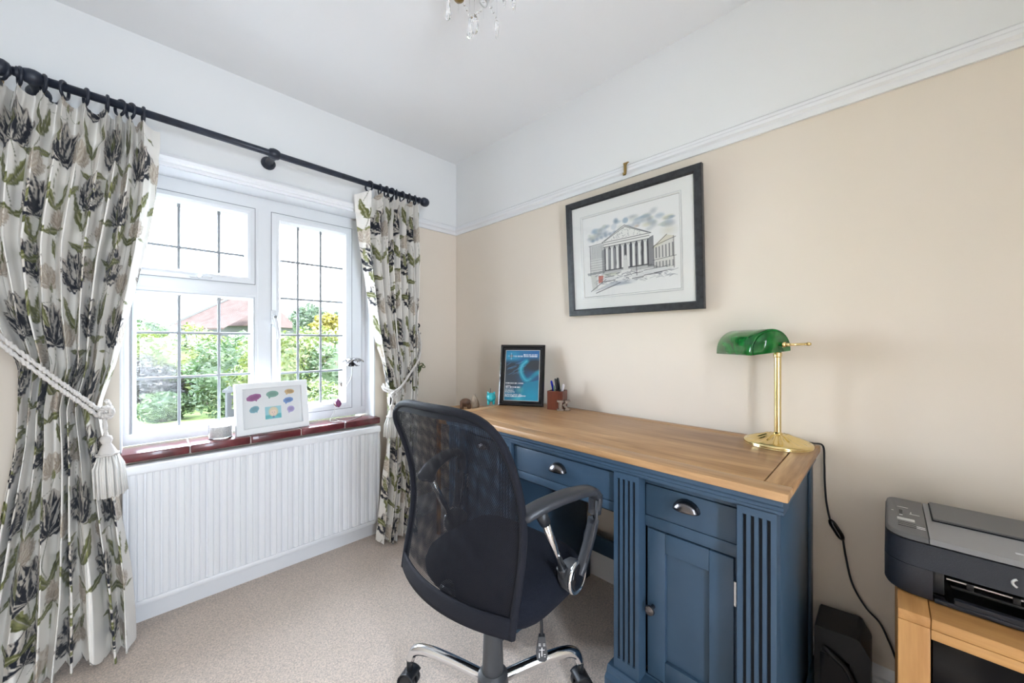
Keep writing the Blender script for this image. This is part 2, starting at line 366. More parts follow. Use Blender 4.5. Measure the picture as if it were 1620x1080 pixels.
def light(name, X0, X1, Z0, Z1, fw, gx, gz, y0):
    """one glazed light: sash, panes and lead strips as its pieces"""
    s = MB().ring(X0, X1, Z0, Z1, [(0, .20), (0, y0), (fw*.45, y0-.004), (fw-.012, y0-.002), (fw, y0+.018), (fw, .20)]).put(name, M['upvc'], win)
    g0, g1, h0, h1 = X0+fw, X1-fw, Z0+fw, Z1-fw; yg = y0+.025
    xs = [g0]+gx+[g1]; zs = [h0]+gz+[h1]
    for i in range(len(xs)-1):
        for j in range(len(zs)-1):
            MB().box(xs[i], xs[i+1], yg, yg+.004, zs[j], zs[j+1]).put('pane', M['pane'], s)
    for x in gx: MB().prism([(x-.006, yg), (x-.003, yg-.003), (x+.003, yg-.003), (x+.006, yg), (x+.006, yg+.004), (x+.003, yg+.007), (x-.003, yg+.007), (x-.006, yg+.004)], 2, h0, h1).put('lead_strip', M['lead'], s)
    for z in gz: MB().prism([(yg, z-.006), (yg-.004, z-.003), (yg-.004, z+.003), (yg, z+.006), (yg+.004, z+.006), (yg+.008, z+.003), (yg+.008, z-.003), (yg+.004, z-.006)], 0, g0, g1).put('lead_strip', M['lead'], s)
    e = MB()
    e.ring(X0-.002, X1+.002, Z0-.002, Z1+.002, [(0, y0+.002), (0, y0-.0005), (.003, y0-.0005), (.003, y0+.002)]); e.put('gasket', M['lead'], s)
    return s
light('top_light', -1.612, -1.172, 1.427, 1.812, .043, [-1.461, -1.315], [1.57], YF-.006)
light('fixed_light', -1.612, -1.172, .738, 1.364, .014, [-1.459, -1.313], [1.177, .973], YF+.004)
light('casement', -1.100, -.685, .742, 1.812, .046, [-.969, -.852], [1.57, 1.369, 1.172, .967], YF-.006)
h = shade_angle(MB().bbox(-1.425, -1.345, YF-.022, YF-.008, 1.432, 1.446, .005).lathe([(.011, 0), (.011, .016), (.008, .02)], 16, (-1.392, YF-.012, 1.441), (0, -1, 0)).put('handle', M['upvc'], win))
MB().lathe([(.0065, 0), (.0065, .004)], 12, (-1.392, YF-.031, 1.441), (0, -1, 0)).put('lock_button', M['steel'], h)
mb = MB().bbox(-1.104, -1.082, YF-.022, YF-.006, 1.225, 1.300, .005)
mb.tube([(-1.092, YF-.02, 1.268), (-1.091, YF-.045, 1.262), (-1.088, YF-.05, 1.235), (-1.078, YF-.046, 1.185), (-1.074, YF-.044, 1.150)], [.011, .011, .009, .008, .006], 10)
h = shade_angle(mb.put('handle', M['upvc'], win))
MB().lathe([(.0075, 0), (.0075, .004)], 12, (-1.092, YF-.053, 1.264), (0, -1, 0)).put('lock_button', M['lead'], h)

w2 = thing('added_fill_window', ((B0+B1)/2, YB-.15, B2), 'unseen white framed window added behind the viewpoint for fill light', None); w2['kind'] = 'structure'  # invented opening, lets extra sky light fill the room from behind
MB().ring(B0+.001, B1-.001, B2+.001, B3-.001, [(0, YB-.2), (0, YB-.13), (.025, YB-.13), (.03, YB-.14), (.03, YB-.2)]).put('outer_frame', M['upvc'], w2)
MB().box(B0+.03, B1-.03, YB-.2, YB-.13, 1.18, 1.22).put('transom', M['upvc'], w2)
for a, b in ((B2+.03, 1.18), (1.22, B3-.03)): MB().box(B0+.03, B1-.03, YB-.17, YB-.166, a, b).put('pane', M['pane'], w2)

# ---------------------------------------------------------------- tiled sill
sill = thing('window_sill', (-1.115, -.05, .658), 'oxblood red tiled window sill with pale joints under the window', 'sill')
js = [-1.645, -1.4345, -1.218, -1.0035, -.786, -.583]
MB().box(js[0]+.002, js[-1]-.002, -.046, .118, .660, .6885).put('mortar_bed', M['mortar'], sill)
for a, b in zip(js[:-1], js[1:]):
    bm = MB().bbox(a+.0022, b-.0022, -.052, .119, .658, .692, .005, 3); shade_angle(bm.put('tile', M['tile'], sill), 40)

# ---------------------------------------------------------------- radiator
rad = thing('radiator', (-1.115, -.075, .088), 'white ribbed panel radiator below the red tiled sill', 'radiator')
RX0, RX1, RZ0, RZ1, RY = -1.636, -.598, .092, .648, -.075
MB().box(RX0+.004, RX1-.004, RY+.006, -.022, RZ0+.006, RZ1-.03).put('body', M['rad'], rad)
shade_angle(MB().bbox(RX0-.002, RX1+.002, RY-.010, -.020, RZ1-.034, RZ1, .006, 3).put('top_grille', M['rad'], rad))
shade_angle(MB().bbox(RX0, RX1, RY-.005, RY+.012, RZ0, RZ0+.022, .005).put('bottom_edge', M['rad'], rad))
for x in (RX0, RX1-.012): shade_angle(MB().bbox(x, x+.012, RY-.003, -.024, RZ0+.01, RZ1-.03, .004).put('side_panel', M['rad'], rad))
nr = 21; pw = (RX1-RX0-.03)/nr
rib = None
for k in range(nr):
    x = RX0+.015+k*pw
    if rib is None:
        P = [(x+.001, RY+.008), (x+.004, RY+.001), (x+.008, RY-.0015), (x+pw*.42, RY-.002), (x+pw*.5, RY+.0025), (x+pw*.58, RY-.002), (x+pw-.008, RY-.0015), (x+pw-.004, RY+.001), (x+pw-.001, RY+.008)]
        rib = shade_angle(MB().prism(P, 2, RZ0+.022, RZ1-.034).put('rib', M['rad'], rad), 50)
    else:
        o = rib.copy(); link(o, rad); o.location.x = k*pw

# ================================================================ OUTSIDE
GZ = -.35
M['road'] = mat('pale_tarmac', (.055, .052, .050), .9, noise=(6, .12), bump=(80, .3))
M['verge'] = mat('grass_verge', (.16, .22, .07), .95, noise=(5, .4), bump=(60, .8))
struct(MB().box(-26, 40, .29, 6.0, GZ-.1, GZ).put('ground', M['road']), 'pale driveway outside the window')
struct(MB().box(-26, 40, 6.0, 70, GZ-.1, GZ+.0).put('verge', M['verge']), 'grass beyond the driveway')
def leafmat(name, a, b):
    m, nt, bs = new_mat(name); N, L = nt.nodes, nt.links
    g = N.new('ShaderNodeObjectInfo'); tc = N.new('ShaderNodeTexCoord'); n = N.new('ShaderNodeTexNoise'); n.inputs['Scale'].default_value = 3.2; n.inputs['Detail'].default_value = 5
    L.new(tc.outputs['Object'], n.inputs['Vector']); r = N.new('ShaderNodeValToRGB'); r.color_ramp.elements[0].position = .35; r.color_ramp.elements[1].position = .65
    r.color_ramp.elements[0].color = (*a, 1); r.color_ramp.elements[1].color = (*b, 1); L.new(n.outputs['Fac'], r.inputs[0])
    L.new(r.outputs[0], bs.inputs['Base Color']); bs.inputs['Roughness'].default_value = .6
    t = N.new('ShaderNodeBsdfTranslucent'); L.new(r.outputs[0], t.inputs[0]); mx = N.new('ShaderNodeMixShader'); mx.inputs[0].default_value = .35
    L.new(bs.outputs[0], mx.inputs[1]); L.new(t.outputs[0], mx.inputs[2]); L.new(mx.outputs[0], N['Material Output'].inputs[0]); return m
M['leaf_y'] = leafmat('yellow_green_leaves', (.024, .042, .009), (.082, .098, .020))
M['leaf_g'] = leafmat('fresh_green_leaves', (.018, .040, .014), (.055, .080, .032))
M['leaf_p'] = leafmat('purple_grey_leaves', (.018, .018, .0175), (.048, .045, .044))
M['leaf_d'] = leafmat('dark_green_leaves', (.035, .055, .035), (.07, .09, .055))
M['leaf_gold'] = leafmat('golden_leaves', (.08, .068, .008), (.135, .11, .016))
M['bark'] = mat('bark', (.12, .09, .07), .9, noise=(12, .4))
def shrub(name, label, x, y, rx, rz, n, lm, leaf=.07, z0=GZ, trunk=.0, group=None, cat='shrub'):
    """stems plus a mass of small leaf blades on a lumpy crown that fills an ellipsoid"""
    t = thing(name, (x, y, z0), label, cat, group)
    cz = z0 + trunk + rz
    d = RNG.normal(size=(n, 3)); d /= np.linalg.norm(d, axis=1)[:, None]
    lump = 1 + .14*np.sin(5*d[:, 0]+3*d[:, 2]+x) * np.cos(4*d[:, 1]+2*y) + .10*np.sin(9*d[:, 2]+7*d[:, 0])
    rad_ = (.80 + .24*RNG.random(n)) * lump
    c = d * rad_[:, None] * np.array([rx, rx, rz]) + np.array([x, y, cz])
    a = RNG.normal(size=(n, 3)); a[:, 2] *= .6; a /= np.linalg.norm(a, axis=1)[:, None]
    b = np.cross(a, RNG.normal(size=(n, 3))); b /= np.linalg.norm(b, axis=1)[:, None]
    s = leaf*(.6+.8*RNG.random((n, 1)))
    V = np.stack([c-a*s, c-b*s*.45, c+a*s, c+b*s*.45], 1).reshape(-1, 3); V[:, 2] = np.maximum(V[:, 2], z0+.01)
    f = [(4*i, 4*i+1, 4*i+2, 4*i+3) for i in range(n)]
    make('foliage', V.tolist(), f, lm, t, kind='stuff')
    mb = MB()
    for k in range(5):
        q = random.random()*6.28; mb.tube([(x+.1*math.cos(q)*rx, y+.1*math.sin(q)*rx, z0), (x+.3*math.cos(q)*rx, y+.3*math.sin(q)*rx, cz-.1*rz), (x+.6*math.cos(q)*rx, y+.6*math.sin(q)*rx, cz+.5*rz)], [.05, .035, .012], 6)
    # hidden core added inside the crown to block the sky behind it
    P = [[Vector((x+rx*.72*math.sin(PI*i/10)*math.cos(2*PI*j/14)*(1+.1*math.sin(3*j+i)), y+rx*.72*math.sin(PI*i/10)*math.sin(2*PI*j/14), cz-rz*.76*math.cos(PI*i/10))) for j in range(15)] for i in range(11)]
    mb.put('stems', M['bark'], t); MB().grid(P).put('sky_block_core', lm, t, True)
    return t
def at(px, f): r = (px-810)/FPX*f; p = cs(r, f, 0); return p.x, p.y
SH = [('shrub', 'purple grey leaved shrub low behind the left of the fixed pane', 236, 7.9, .85, .55, 6500, 'leaf_p', .04),
      ('shrub', 'yellow green shrub rising above the purple grey one at far left', 205, 9.6, 1.1, .94, 6500, 'leaf_y', .05),
      ('shrub', 'bright yellow green shrub in the middle of the fixed pane', 318, 8.9, 1.2, .86, 8000, 'leaf_y', .045),
      ('shrub', 'low fresh green plant at the edge of the driveway', 262, 7.0, .40, .27, 2000, 'leaf_g', .035),
      ('shrub', 'fresh green shrub beside the window mullion', 385, 7.8, .9, .80, 6500, 'leaf_g', .042),
      ('shrub', 'yellow green shrub behind the casement handle', 452, 6.3, .75, .80, 6500, 'leaf_y', .038),
      ('shrub', 'dense sunlit shrub filling the middle of the casement', 508, 7.2, .95, .84, 7000, 'leaf_y', .04),
      ('shrub', 'green shrub behind the right edge of the casement', 562, 6.4, .8, .78, 6000, 'leaf_g', .038),
      ('shrub', 'low speckled shrub close below the casement', 522, 4.7, .55, .47, 5000, 'leaf_y', .028)]
for nm, lb, px, f, rx, rz, n, lm, lf in SH:
    x, y = at(px, f); shrub(nm, lb, x, y, rx, rz, n, M[lm], lf, group='shrubs along the driveway')
for lb, px, f, rx, rz, n, lm, tr in [('dark green tree far beyond the casement', 494, 19, .95, .80, 2500, 'leaf_d', 1.75), ('golden leaved tree right of the dark tree', 524, 16, .70, .60, 2200, 'leaf_gold', 1.45),
                                     ('grey green tree at the far right of the casement', 553, 21, .85, .85, 2200, 'leaf_d', 1.75), ('distant green tree at the left of the fixed pane', 222, 20, 1.2, .62, 2200, 'leaf_g', 1.35)]:
    x, y = at(px, f); shrub('tree', lb, x, y, rx, rz, n, M[lm], .10, trunk=tr, group='trees beyond the hedge', cat='tree')
# house across the road
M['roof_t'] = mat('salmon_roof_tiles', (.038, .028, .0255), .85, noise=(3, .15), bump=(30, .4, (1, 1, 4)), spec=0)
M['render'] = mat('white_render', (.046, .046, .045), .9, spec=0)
hx, hy = at(345, 27); hs = thing('house', (hx, hy, GZ), 'house with pale salmon tiled hip roof and chimney across the road', 'house')
c_, s_ = RT.x, RT.y
def hp(a, b, z): return Vector((hx + a*RT.x + b*FW.x, hy + a*RT.y + b*FW.y, z))
mb = MB(); mb.add([hp(-2.8, 0, GZ), hp(2.5, 0, GZ), hp(2.5, 6, GZ), hp(-2.8, 6, GZ), hp(-2.8, 0, 2.3), hp(2.5, 0, 2.3), hp(2.5, 6, 2.3), hp(-2.8, 6, 2.3)], [(0,1,5,4),(1,2,6,5),(2,3,7,6),(3,0,4,7),(4,5,6,7)]); mb.put('wall', M['render'], hs)
mb = MB().add([hp(-3.2, -.4, 2.25), hp(2.9, -.4, 2.25), hp(2.9, 6.4, 2.25), hp(-3.2, 6.4, 2.25), hp(-.5, 3, 4.95), hp(.5, 3, 4.95)], [(0,1,5,4),(1,2,5),(2,3,4,5),(3,0,4),(3,2,1,0)]); rf = mb.put('roof', M['roof_t'], hs)
mb = MB().tube([hp(-3.2, -.42, 2.25), hp(-.5, 3, 5.0)], .10, 6).tube([hp(2.9, -.42, 2.25), hp(.5, 3, 5.0)], .10, 6); mb.put('hip_tiles', M['render'], rf)
mb = MB().add([hp(-2.2, 2.6, 2.5), hp(-1.5, 2.6, 2.5), hp(-1.5, 3.4, 2.5), hp(-2.2, 3.4, 2.5), hp(-2.2, 2.6, 4.9), hp(-1.5, 2.6, 4.9), hp(-1.5, 3.4, 4.9), hp(-2.2, 3.4, 4.9)], [(0,1,5,4),(1,2,6,5),(2,3,7,6),(3,0,4,7),(4,5,6,7)]); mb.put('chimney', M['roof_t'], hs)
mb = MB().add([hp(.2, -3.2, 2.0), hp(2.9, -3.2, 2.0), hp(2.9, -.2, 3.3), hp(1.6, -.2, 3.3), hp(.2, -3.2, 1.9), hp(2.9, -3.2, 1.9)], [(0,1,2,3),(0,4,5,1)]); mb.put('porch_roof', M['roof_t'], hs)
for a in (-2.2, .8):
    wv = MB().add([hp(a, -.03, .6), hp(a+1.4, -.03, .6), hp(a+1.4, -.03, 1.8), hp(a, -.03, 1.8), hp(a, .05, .6), hp(a+1.4, .05, .6), hp(a+1.4, .05, 1.8), hp(a, .05, 1.8)], [(0,1,2,3),(4,7,6,5),(0,4,5,1),(2,6,7,3)]); wv.put('window', M['lead'], hs)
x, y = at(521, 17); lp = thing('street_lamp', (x, y, GZ), 'pale grey street lamp rising behind the shrubs', 'street lamp')
MB().tube([(x, y, GZ), (x, y, 2.05)], [.09, .06], 10).put('pole', M['render'], lp)
MB().tube([(x, y, 2.0), (x+.02, y+.02, 2.1), (x-.16, y+.16, 2.14), (x-.25, y+.25, 2.1)], [.06, .05, .05, .09], 8).put('lantern', M['lead'], lp)
x, y = at(368, 6.2); mb = MB().bbox(x-.09, x+.09, y-.09, y+.09, GZ, .30, .01); mb.lathe([(.14, 0), (.14, .04), (.02, .12)], 4, (x, y, .30)); tag(mb.put('gatepost', M['render']), 'white gatepost standing before the shrubs', 'gatepost')

# ================================================================ CURTAINS
# ---- the printed cloth: one repeat, painted petal by petal
TP = 640                                   # one repeat of the pattern, .64 m at 1 mm
CLOTH = np.empty((TP, TP, 3), np.float32); CLOTH[:] = (.86, .82, .76)
yy, xx = np.mgrid[0:TP, 0:TP]
def lobe(cx, cy, ang, Ln, Wd, fn, bend=0., tip=.9):
    """paint a leaf- or petal-shaped patch; fn(s, t, n) -> colour, alpha"""
    R = int(Ln*1.15+Wd)+3; x0, y0 = int(cx), int(cy)
    X, Y = np.meshgrid(np.arange(x0-R, x0+R), np.arange(y0-R, y0+R))
    dx, dy = X-cx, Y-cy; s = (dx*math.cos(ang)+dy*math.sin(ang))/Ln; t = (-dx*math.sin(ang)+dy*math.cos(ang))
    t = t - bend*Ln*s*s
    ok = (s > 0) & (s < 1); sc = np.clip(s, 1e-4, 1)
    hw = Wd*np.sin(PI*sc**tip)**.8
    rag = 1 + .12*np.sin(sc*23+cx) + .08*np.sin(sc*41+cy)
    u = t/np.maximum(hw*rag, .5); m = ok & (np.abs(u) < 1)
    col, al = fn(sc, u); al = al*np.clip((1-np.abs(u))*np.maximum(hw, 1)/1.2, 0, 1)*m
    Xi, Yi = X % TP, Y % TP
    CLOTH[Yi, Xi] = CLOTH[Yi, Xi]*(1-al[..., None]) + col*al[..., None]
def c3(*a): return np.array(a, np.float32)
INK, CRM, TAU, OLI, OLL, SAND = c3(.022, .024, .034), c3(.72, .66, .58), c3(.33, .25, .19), c3(.11, .115, .035), c3(.30, .30, .13), c3(.50, .41, .31)
def petal_dark(seed):
    def fn(s, u):
        st = np.sin(u*7+seed+3*s) + .6*np.sin(u*17+seed*2.3) + 1.1*(1-s) - .35 + .5*np.sin(s*9+seed)
        k = np.clip(st*1.7+.62, 0, 1)[..., None]; tip = np.clip((s-.78)*5, 0, 1)[..., None]*.6
        return (INK*k + CRM*(1-k))*(1-tip*.5) + TAU*tip*.5, np.ones_like(s)
    return fn
def petal_pale(seed):
    def fn(s, u):
        k = np.clip(.5+.6*np.sin(u*8+seed+2*s)+.4*np.sin(u*19), 0, 1)[..., None]
        e = np.clip((np.abs(u)-.72)*5, 0, 1)[..., None]
        return (SAND*k+CRM*(1-k))*(1-e)+TAU*e, np.ones_like(s)*.95
    return fn
def leaf_fn(seed, dark=1.):
    def fn(s, u):
        k = np.clip(.5+.55*np.sin(u*6+seed)+.35*np.sin(u*15+s*4), 0, 1)[..., None]; e = np.clip(1-np.abs(u)*9, 0, 1)[..., None]
        return (OLI*k+OLL*(1-k))*(1-e)+CRM*.8*e, np.ones_like(s)
    return fn
def stem(pts, wd=2.2, col=OLI):
    P = spline([(a, b, 0) for a, b in pts], 60)
    for a, b in zip(P[:-1], P[1:]):
        L_ = (b-a).length+1.5; lobe(a.x, a.y, math.atan2(b.y-a.y, b.x-a.x), L_, wd, lambda s, u: (np.broadcast_to(col, s.shape+(3,)), np.ones_like(s)), 0, .5)
def tulip(x, y, ang, sz, dark=True):
    f = petal_dark if dark else petal_pale
    for k, (da, ln, wd, bd) in enumerate([(-1.25, .70, .20, .35), (1.25, .72, .20, -.35), (-.85, .86, .23, .22), (.85, .88, .23, -.22), (-.45, .98, .23, .12), (.45, .95, .23, -.12), (0, 1.02, .25, .0), (-.25, .80, .17, .05), (.28, .78, .17, -.05)]):
        lobe(x, y, ang+da, sz*ln, sz*wd, f(k*1.7+x*.01), bd)
def leaf(x, y, ang, ln, wd, bend): lobe(x, y, ang, ln, wd, leaf_fn(x*.1), bend, .75)
D = math.radians
# heads stand up the cloth (towards smaller row numbers)
for (x, y, a, sz, dk, stm) in [(110, 130, -95, 105, True, [(110, 130), (118, 210), (95, 290), (130, 380)]), (430, 95, -70, 95, True, [(430, 95), (400, 180), (420, 260), (395, 330)]),
                               (285, 300, -110, 112, True, [(285, 300), (300, 380), (280, 450), (300, 540)]), (560, 330, -85, 104, True, [(560, 330), (545, 420), (565, 500), (540, 590)]),
                               (120, 480, -75, 96, True, [(120, 480), (105, 560), (130, 640)]), (430, 530, -100, 100, True, [(430, 530), (440, 620), (420, 690)]),
                               (215, 95, -80, 70, False, [(215, 95), (210, 170), (235, 250)]), (560, 130, -100, 66, False, [(560, 130), (565, 210), (540, 270)]),
                               (25, 330, -85, 72, False, [(25, 330), (30, 410), (10, 470)]), (395, 385, -70, 64, False, [(395, 385), (385, 450), (400, 500)]), (250, 585, -95, 62, False, [(250, 585), (255, 640), (235, 700)]), (590, 560, -80, 60, False, [(590, 560), (580, 630), (600, 680)])]:
    stem(stm, 2.0 if dk else 1.5)
    r = RNG.random()
    if dk:
        for sgn in (1, -1):
            q = stm[-2]; leaf(q[0], q[1], D(-90+sgn*(28+20*r)), 120+30*r, 17, -.25*sgn)
            q = stm[-1]; leaf(q[0], q[1], D(-90+sgn*(55)), 90, 14, .3*sgn)
    else:
        q = stm[-1]; leaf(q[0], q[1], D(-60-60*r), 85, 10, .2)
    tulip(x, y, D(a), sz*(1.42 if dk else 1.2), dk)
for k in range(16):
    x, y = RNG.random(2)*TP; q = RNG.random()*6.28
    stem([(x, y), (x+30*math.cos(q), y+30*math.sin(q)), (x+55*math.cos(q+.5), y+55*math.sin(q+.5))], 1.2); leaf(x, y, q+2.6, 34, 6, .2)
def cloth_col(U, V):
    a = (U*1000) % TP; b = (V*1000) % TP; i, j = np.floor(a).astype(int), np.floor(b).astype(int); fa, fb = (a-i)[:, None], (b-j)[:, None]
    i2, j2 = (i+1) % TP, (j+1) % TP
    return CLOTH[j % TP, i % TP]*(1-fa)*(1-fb)+CLOTH[j % TP, i2]*fa*(1-fb)+CLOTH[j2, i % TP]*(1-fa)*fb+CLOTH[j2, i2]*fa*fb
def sm(a, k=9):
    p = np.pad(a, k, mode='edge'); ker = np.hanning(2*k+1); ker /= ker.sum(); return np.convolve(p, ker, 'valid')
def curtain(name, label, rings, ztop, edges, y0s, amp, flat, nu, nv, seed, tie_z, uoff):
    """pinch-pleated drape: rings give the pleat spacing at the heading, edges the outline at each height"""
    n = len(rings); z = np.linspace(ztop, .006, nv)
    ez = [e[0] for e in edges][::-1]; xl = sm(np.interp(z, ez, [e[1] for e in edges][::-1]), 14); xr = sm(np.interp(z, ez, [e[2] for e in edges][::-1]), 14)
    y0 = sm(np.interp(z, [q[0] for q in y0s][::-1], [q[1] for q in y0s][::-1]), 14)
    A = sm(np.interp(z, [q[0] for q in amp][::-1], [q[1] for q in amp][::-1]), 10)
    u = np.linspace(0, 1, nu); p = u*n
    cen = np.arange(n)+.5; head = np.interp(p, np.r_[0, cen, n], np.r_[edges[0][1], rings, edges[0][2]])
    rng = np.random.default_rng(seed); ph = rng.random(8)*6.28; fold_a = .75+.5*rng.random(n+1)
    Z, U = np.meshgrid(z, u, indexing='ij'); Pm = np.broadcast_to(p, Z.shape)
    d = (ztop-Z)
    # lower down the folds wander and merge a little
    wob = .30*np.sin(1.7*Pm+2.2*d+ph[0])*np.clip(d-.15, 0, .8) + .16*np.sin(3.1*Pm-3.3*d+ph[1])*np.clip(d-.3, 0, 1)
    P2 = Pm+wob; fr = P2-np.floor(P2)-.5                     # 0 at the crest of a fold
    c = np.cos(2*PI*fr); ex = .55+.4*np.clip(1-Z/.45, 0, 1); crest = np.sign(c)*np.abs(c)**ex
    fa = fold_a[np.clip(np.floor(P2).astype(int), 0, n)]
    x_even = xl[:, None]+(xr-xl)[:, None]*U
    hb = np.clip(1-(d-.02)/.55, 0, 1)**1.5
    X = head[None, :]*hb+x_even*(1-hb) if True else 0
    sp = (xr-xl)[:, None]/n
    X = X - .16*sp*np.sin(4*PI*fr)*np.clip(d/.3, .2, 1)
    Y = y0[:, None]-A[:, None]*crest*fa*.5
    # pinch pleats: three fingers gathered tightly ten centimetres down
    pin = np.exp(-((d-.105)/.022)**2); hd = np.clip(1-d/.12, 0, 1)
    ctr = rings[np.clip(np.floor(Pm).astype(int), 0, n-1)]; frp = Pm-np.floor(Pm)-.5; near = np.exp(-(frp/.30)**2)
    X = X+(ctr-X)*near*.86*pin+(ctr-X)*near*.22*hd
    Y = Y-.012*np.cos(6*PI*frp)*near*np.clip(1.25-d/.11, 0, 1)+.022*(1-near)*hd+.010*pin*(1-near)
    # gathered where the cord holds it
    g = np.exp(-((Z-tie_z)/.10)**2); Y = Y-.006*np.sin(9*PI*P2)*g
    Y = np.minimum(Y + .006*np.sin(13*Pm+4*d+ph[2])*np.clip(d, 0, .5), -.012)
    Zt = Z.copy(); Zt += (.010*np.sin(2*PI*frp+ph[3])*hd) + np.clip(1-Z/.35, 0, 1)*(.012*np.sin(1.3*Pm+ph[4])+.008*np.sin(3.7*Pm+ph[5])) + .012*np.clip(1-Z/.3, 0, 1)
    pts = np.stack([X, Y, np.maximum(Zt, .004)], -1).reshape(-1, 3)
    arc = np.zeros_like(X); arc[:, 1:] = np.cumsum(np.hypot(np.diff(X, axis=1), np.diff(Y, axis=1)), 1)
    arc = arc/arc[:, -1:]*flat                               # the print follows the cloth round every fold
    k = np.hanning(61); k /= k.sum(); arc = np.stack([np.convolve(np.pad(arc[:, q], 30, mode='edge'), k, 'valid') for q in range(nu)], 1)
    cols = cloth_col((arc+uoff).ravel(), (d+.11).ravel())
    o = colour_sheet(name, pts, nu, nv, cols, M['fabric'], None); return tag(o, label, 'curtain', 'floral curtains')
RL = np.array([-1.905, -1.871, -1.821, -1.775, -1.725, -1.673, -1.640, -1.612, -1.578]); RR = np.array([-.682, -.620, -.582, -.551, -.519, -.483, -.437, -.398])
curtain('curtain', 'long tulip print curtain left of the window, tied back', RL, 1.985,
        [(1.985, -1.985, -1.528), (1.476, -1.97, -1.581), (1.232, -1.93, -1.623), (1.05, -1.876, -1.655), (.907, -1.878, -1.690), (.80, -1.885, -1.676), (.718, -1.895, -1.664), (.454, -1.93, -1.636), (.279, -1.955, -1.612), (.0, -1.99, -1.590)],
        [(1.985, -.118), (1.3, -.128), (.95, -.15), (.6, -.158), (.0, -.178)], [(1.985, .062), (1.88, .085), (1.4, .11), (.95, .085), (.5, .11), (0, .11)], 1.25, 560, 800, 3, .98, .06)
curtain('curtain', 'tulip print curtain right of the window, partly hidden by the chair', RR, 1.962,
        [(1.962, -.747, -.355), (1.62, -.705, -.368), (1.28, -.662, -.385), (.95, -.60, -.398), (.86, -.588, -.402), (.6, -.592, -.415), (.28, -.614, -.42), (0, -.655, -.43)],
        [(1.962, -.115), (1.3, -.12), (.9, -.135), (.5, -.15), (0, -.165)], [(1.962, .055), (1.86, .08), (1.4, .095), (.9, .075), (.4, .09), (0, .09)], 1.02, 420, 640, 5, .88, .37)

# ---- pole
def rz_(x): return 2.030-.016*(x+1.9)
pole = thing('curtain_pole', (-1.12, -.12, 2.017), 'dark blue wooden curtain pole with ball finials above the window', 'curtain pole')
ax = Vector((1, 0, -.016)).normalized()
MB().tube([(-1.885, -.12, rz_(-1.885)), (-.36, -.12, rz_(-.36))], .0145, 16).put('rod', M['rod'], pole, True)
FPR = [(.0145, 0), (.019, .003), (.019, .010), (.013, .014), (.013, .020), (.020, .024), (.026, .034), (.0275, .046), (.025, .060), (.017, .070), (.004, .075)]
shade_angle(MB().lathe(FPR, 20, (-.375, -.12, rz_(-.375)), ax).put('finial', M['rod'], pole))
shade_angle(MB().lathe(FPR, 20, (-1.868, -.12, rz_(-1.868)), -ax).put('finial', M['rod'], pole))
for x in (-1.845, -1.139):
    mb = MB().lathe([(.0148, -.024), (.021, -.018), (.025, -.006), (.025, .006), (.021, .018), (.0148, .024)], 18, (x, -.12, rz_(x)), ax)
    mb.lathe([(.031, 0), (.031, .008), (.026, .016), (.017, .022), (.014, .06), (.018, .11)], 20, (x, -.001, rz_(x)-.004), (0, -1, 0))
    shade_angle(mb.put('bracket', M['rod'], pole))
ordn = ['first', 'second', 'third', 'fourth', 'fifth', 'sixth', 'seventh', 'eighth', 'ninth']
rp = None
for side, rs, tilt in (('left', RL, .25), ('right', RR, .1)):
    n = len(rs); order = list(range(n))[::-1] if side == 'left' else list(range(n))
    for i, k in enumerate(order):
        x = rs[k]; lb = 'dark blue ring on the pole above the %s curtain, %s counted from the window' % (side, ordn[i])
        if rp is None:
            rp = thing('curtain_ring', (x, -.12, rz_(x)-.010), lb, 'curtain ring', 'curtain rings on the pole', local=True)
            MB().tube([(0, .0275*math.cos(2*PI*q/24), .0275*math.sin(2*PI*q/24)) for q in range(24)], .0048, 8, True).put('hoop', M['rod'], rp, True)
            MB().tube([(0, .0045*math.cos(2*PI*q/12), -.037+.0045*math.sin(2*PI*q/12)) for q in range(12)], .0013, 6, True).put('eyelet', M['antique_brass'], rp, True)
            r_ = rp
        else:
            r_ = rp.copy(); link(r_); r_['label'] = lb
            for ch in rp.children: c2 = ch.copy(); link(c2, r_)
        r_.location = (x, -.12, rz_(x)-.010); r_.rotation_euler = (0, 0, (random.random()-.5)*.9+tilt*.5)

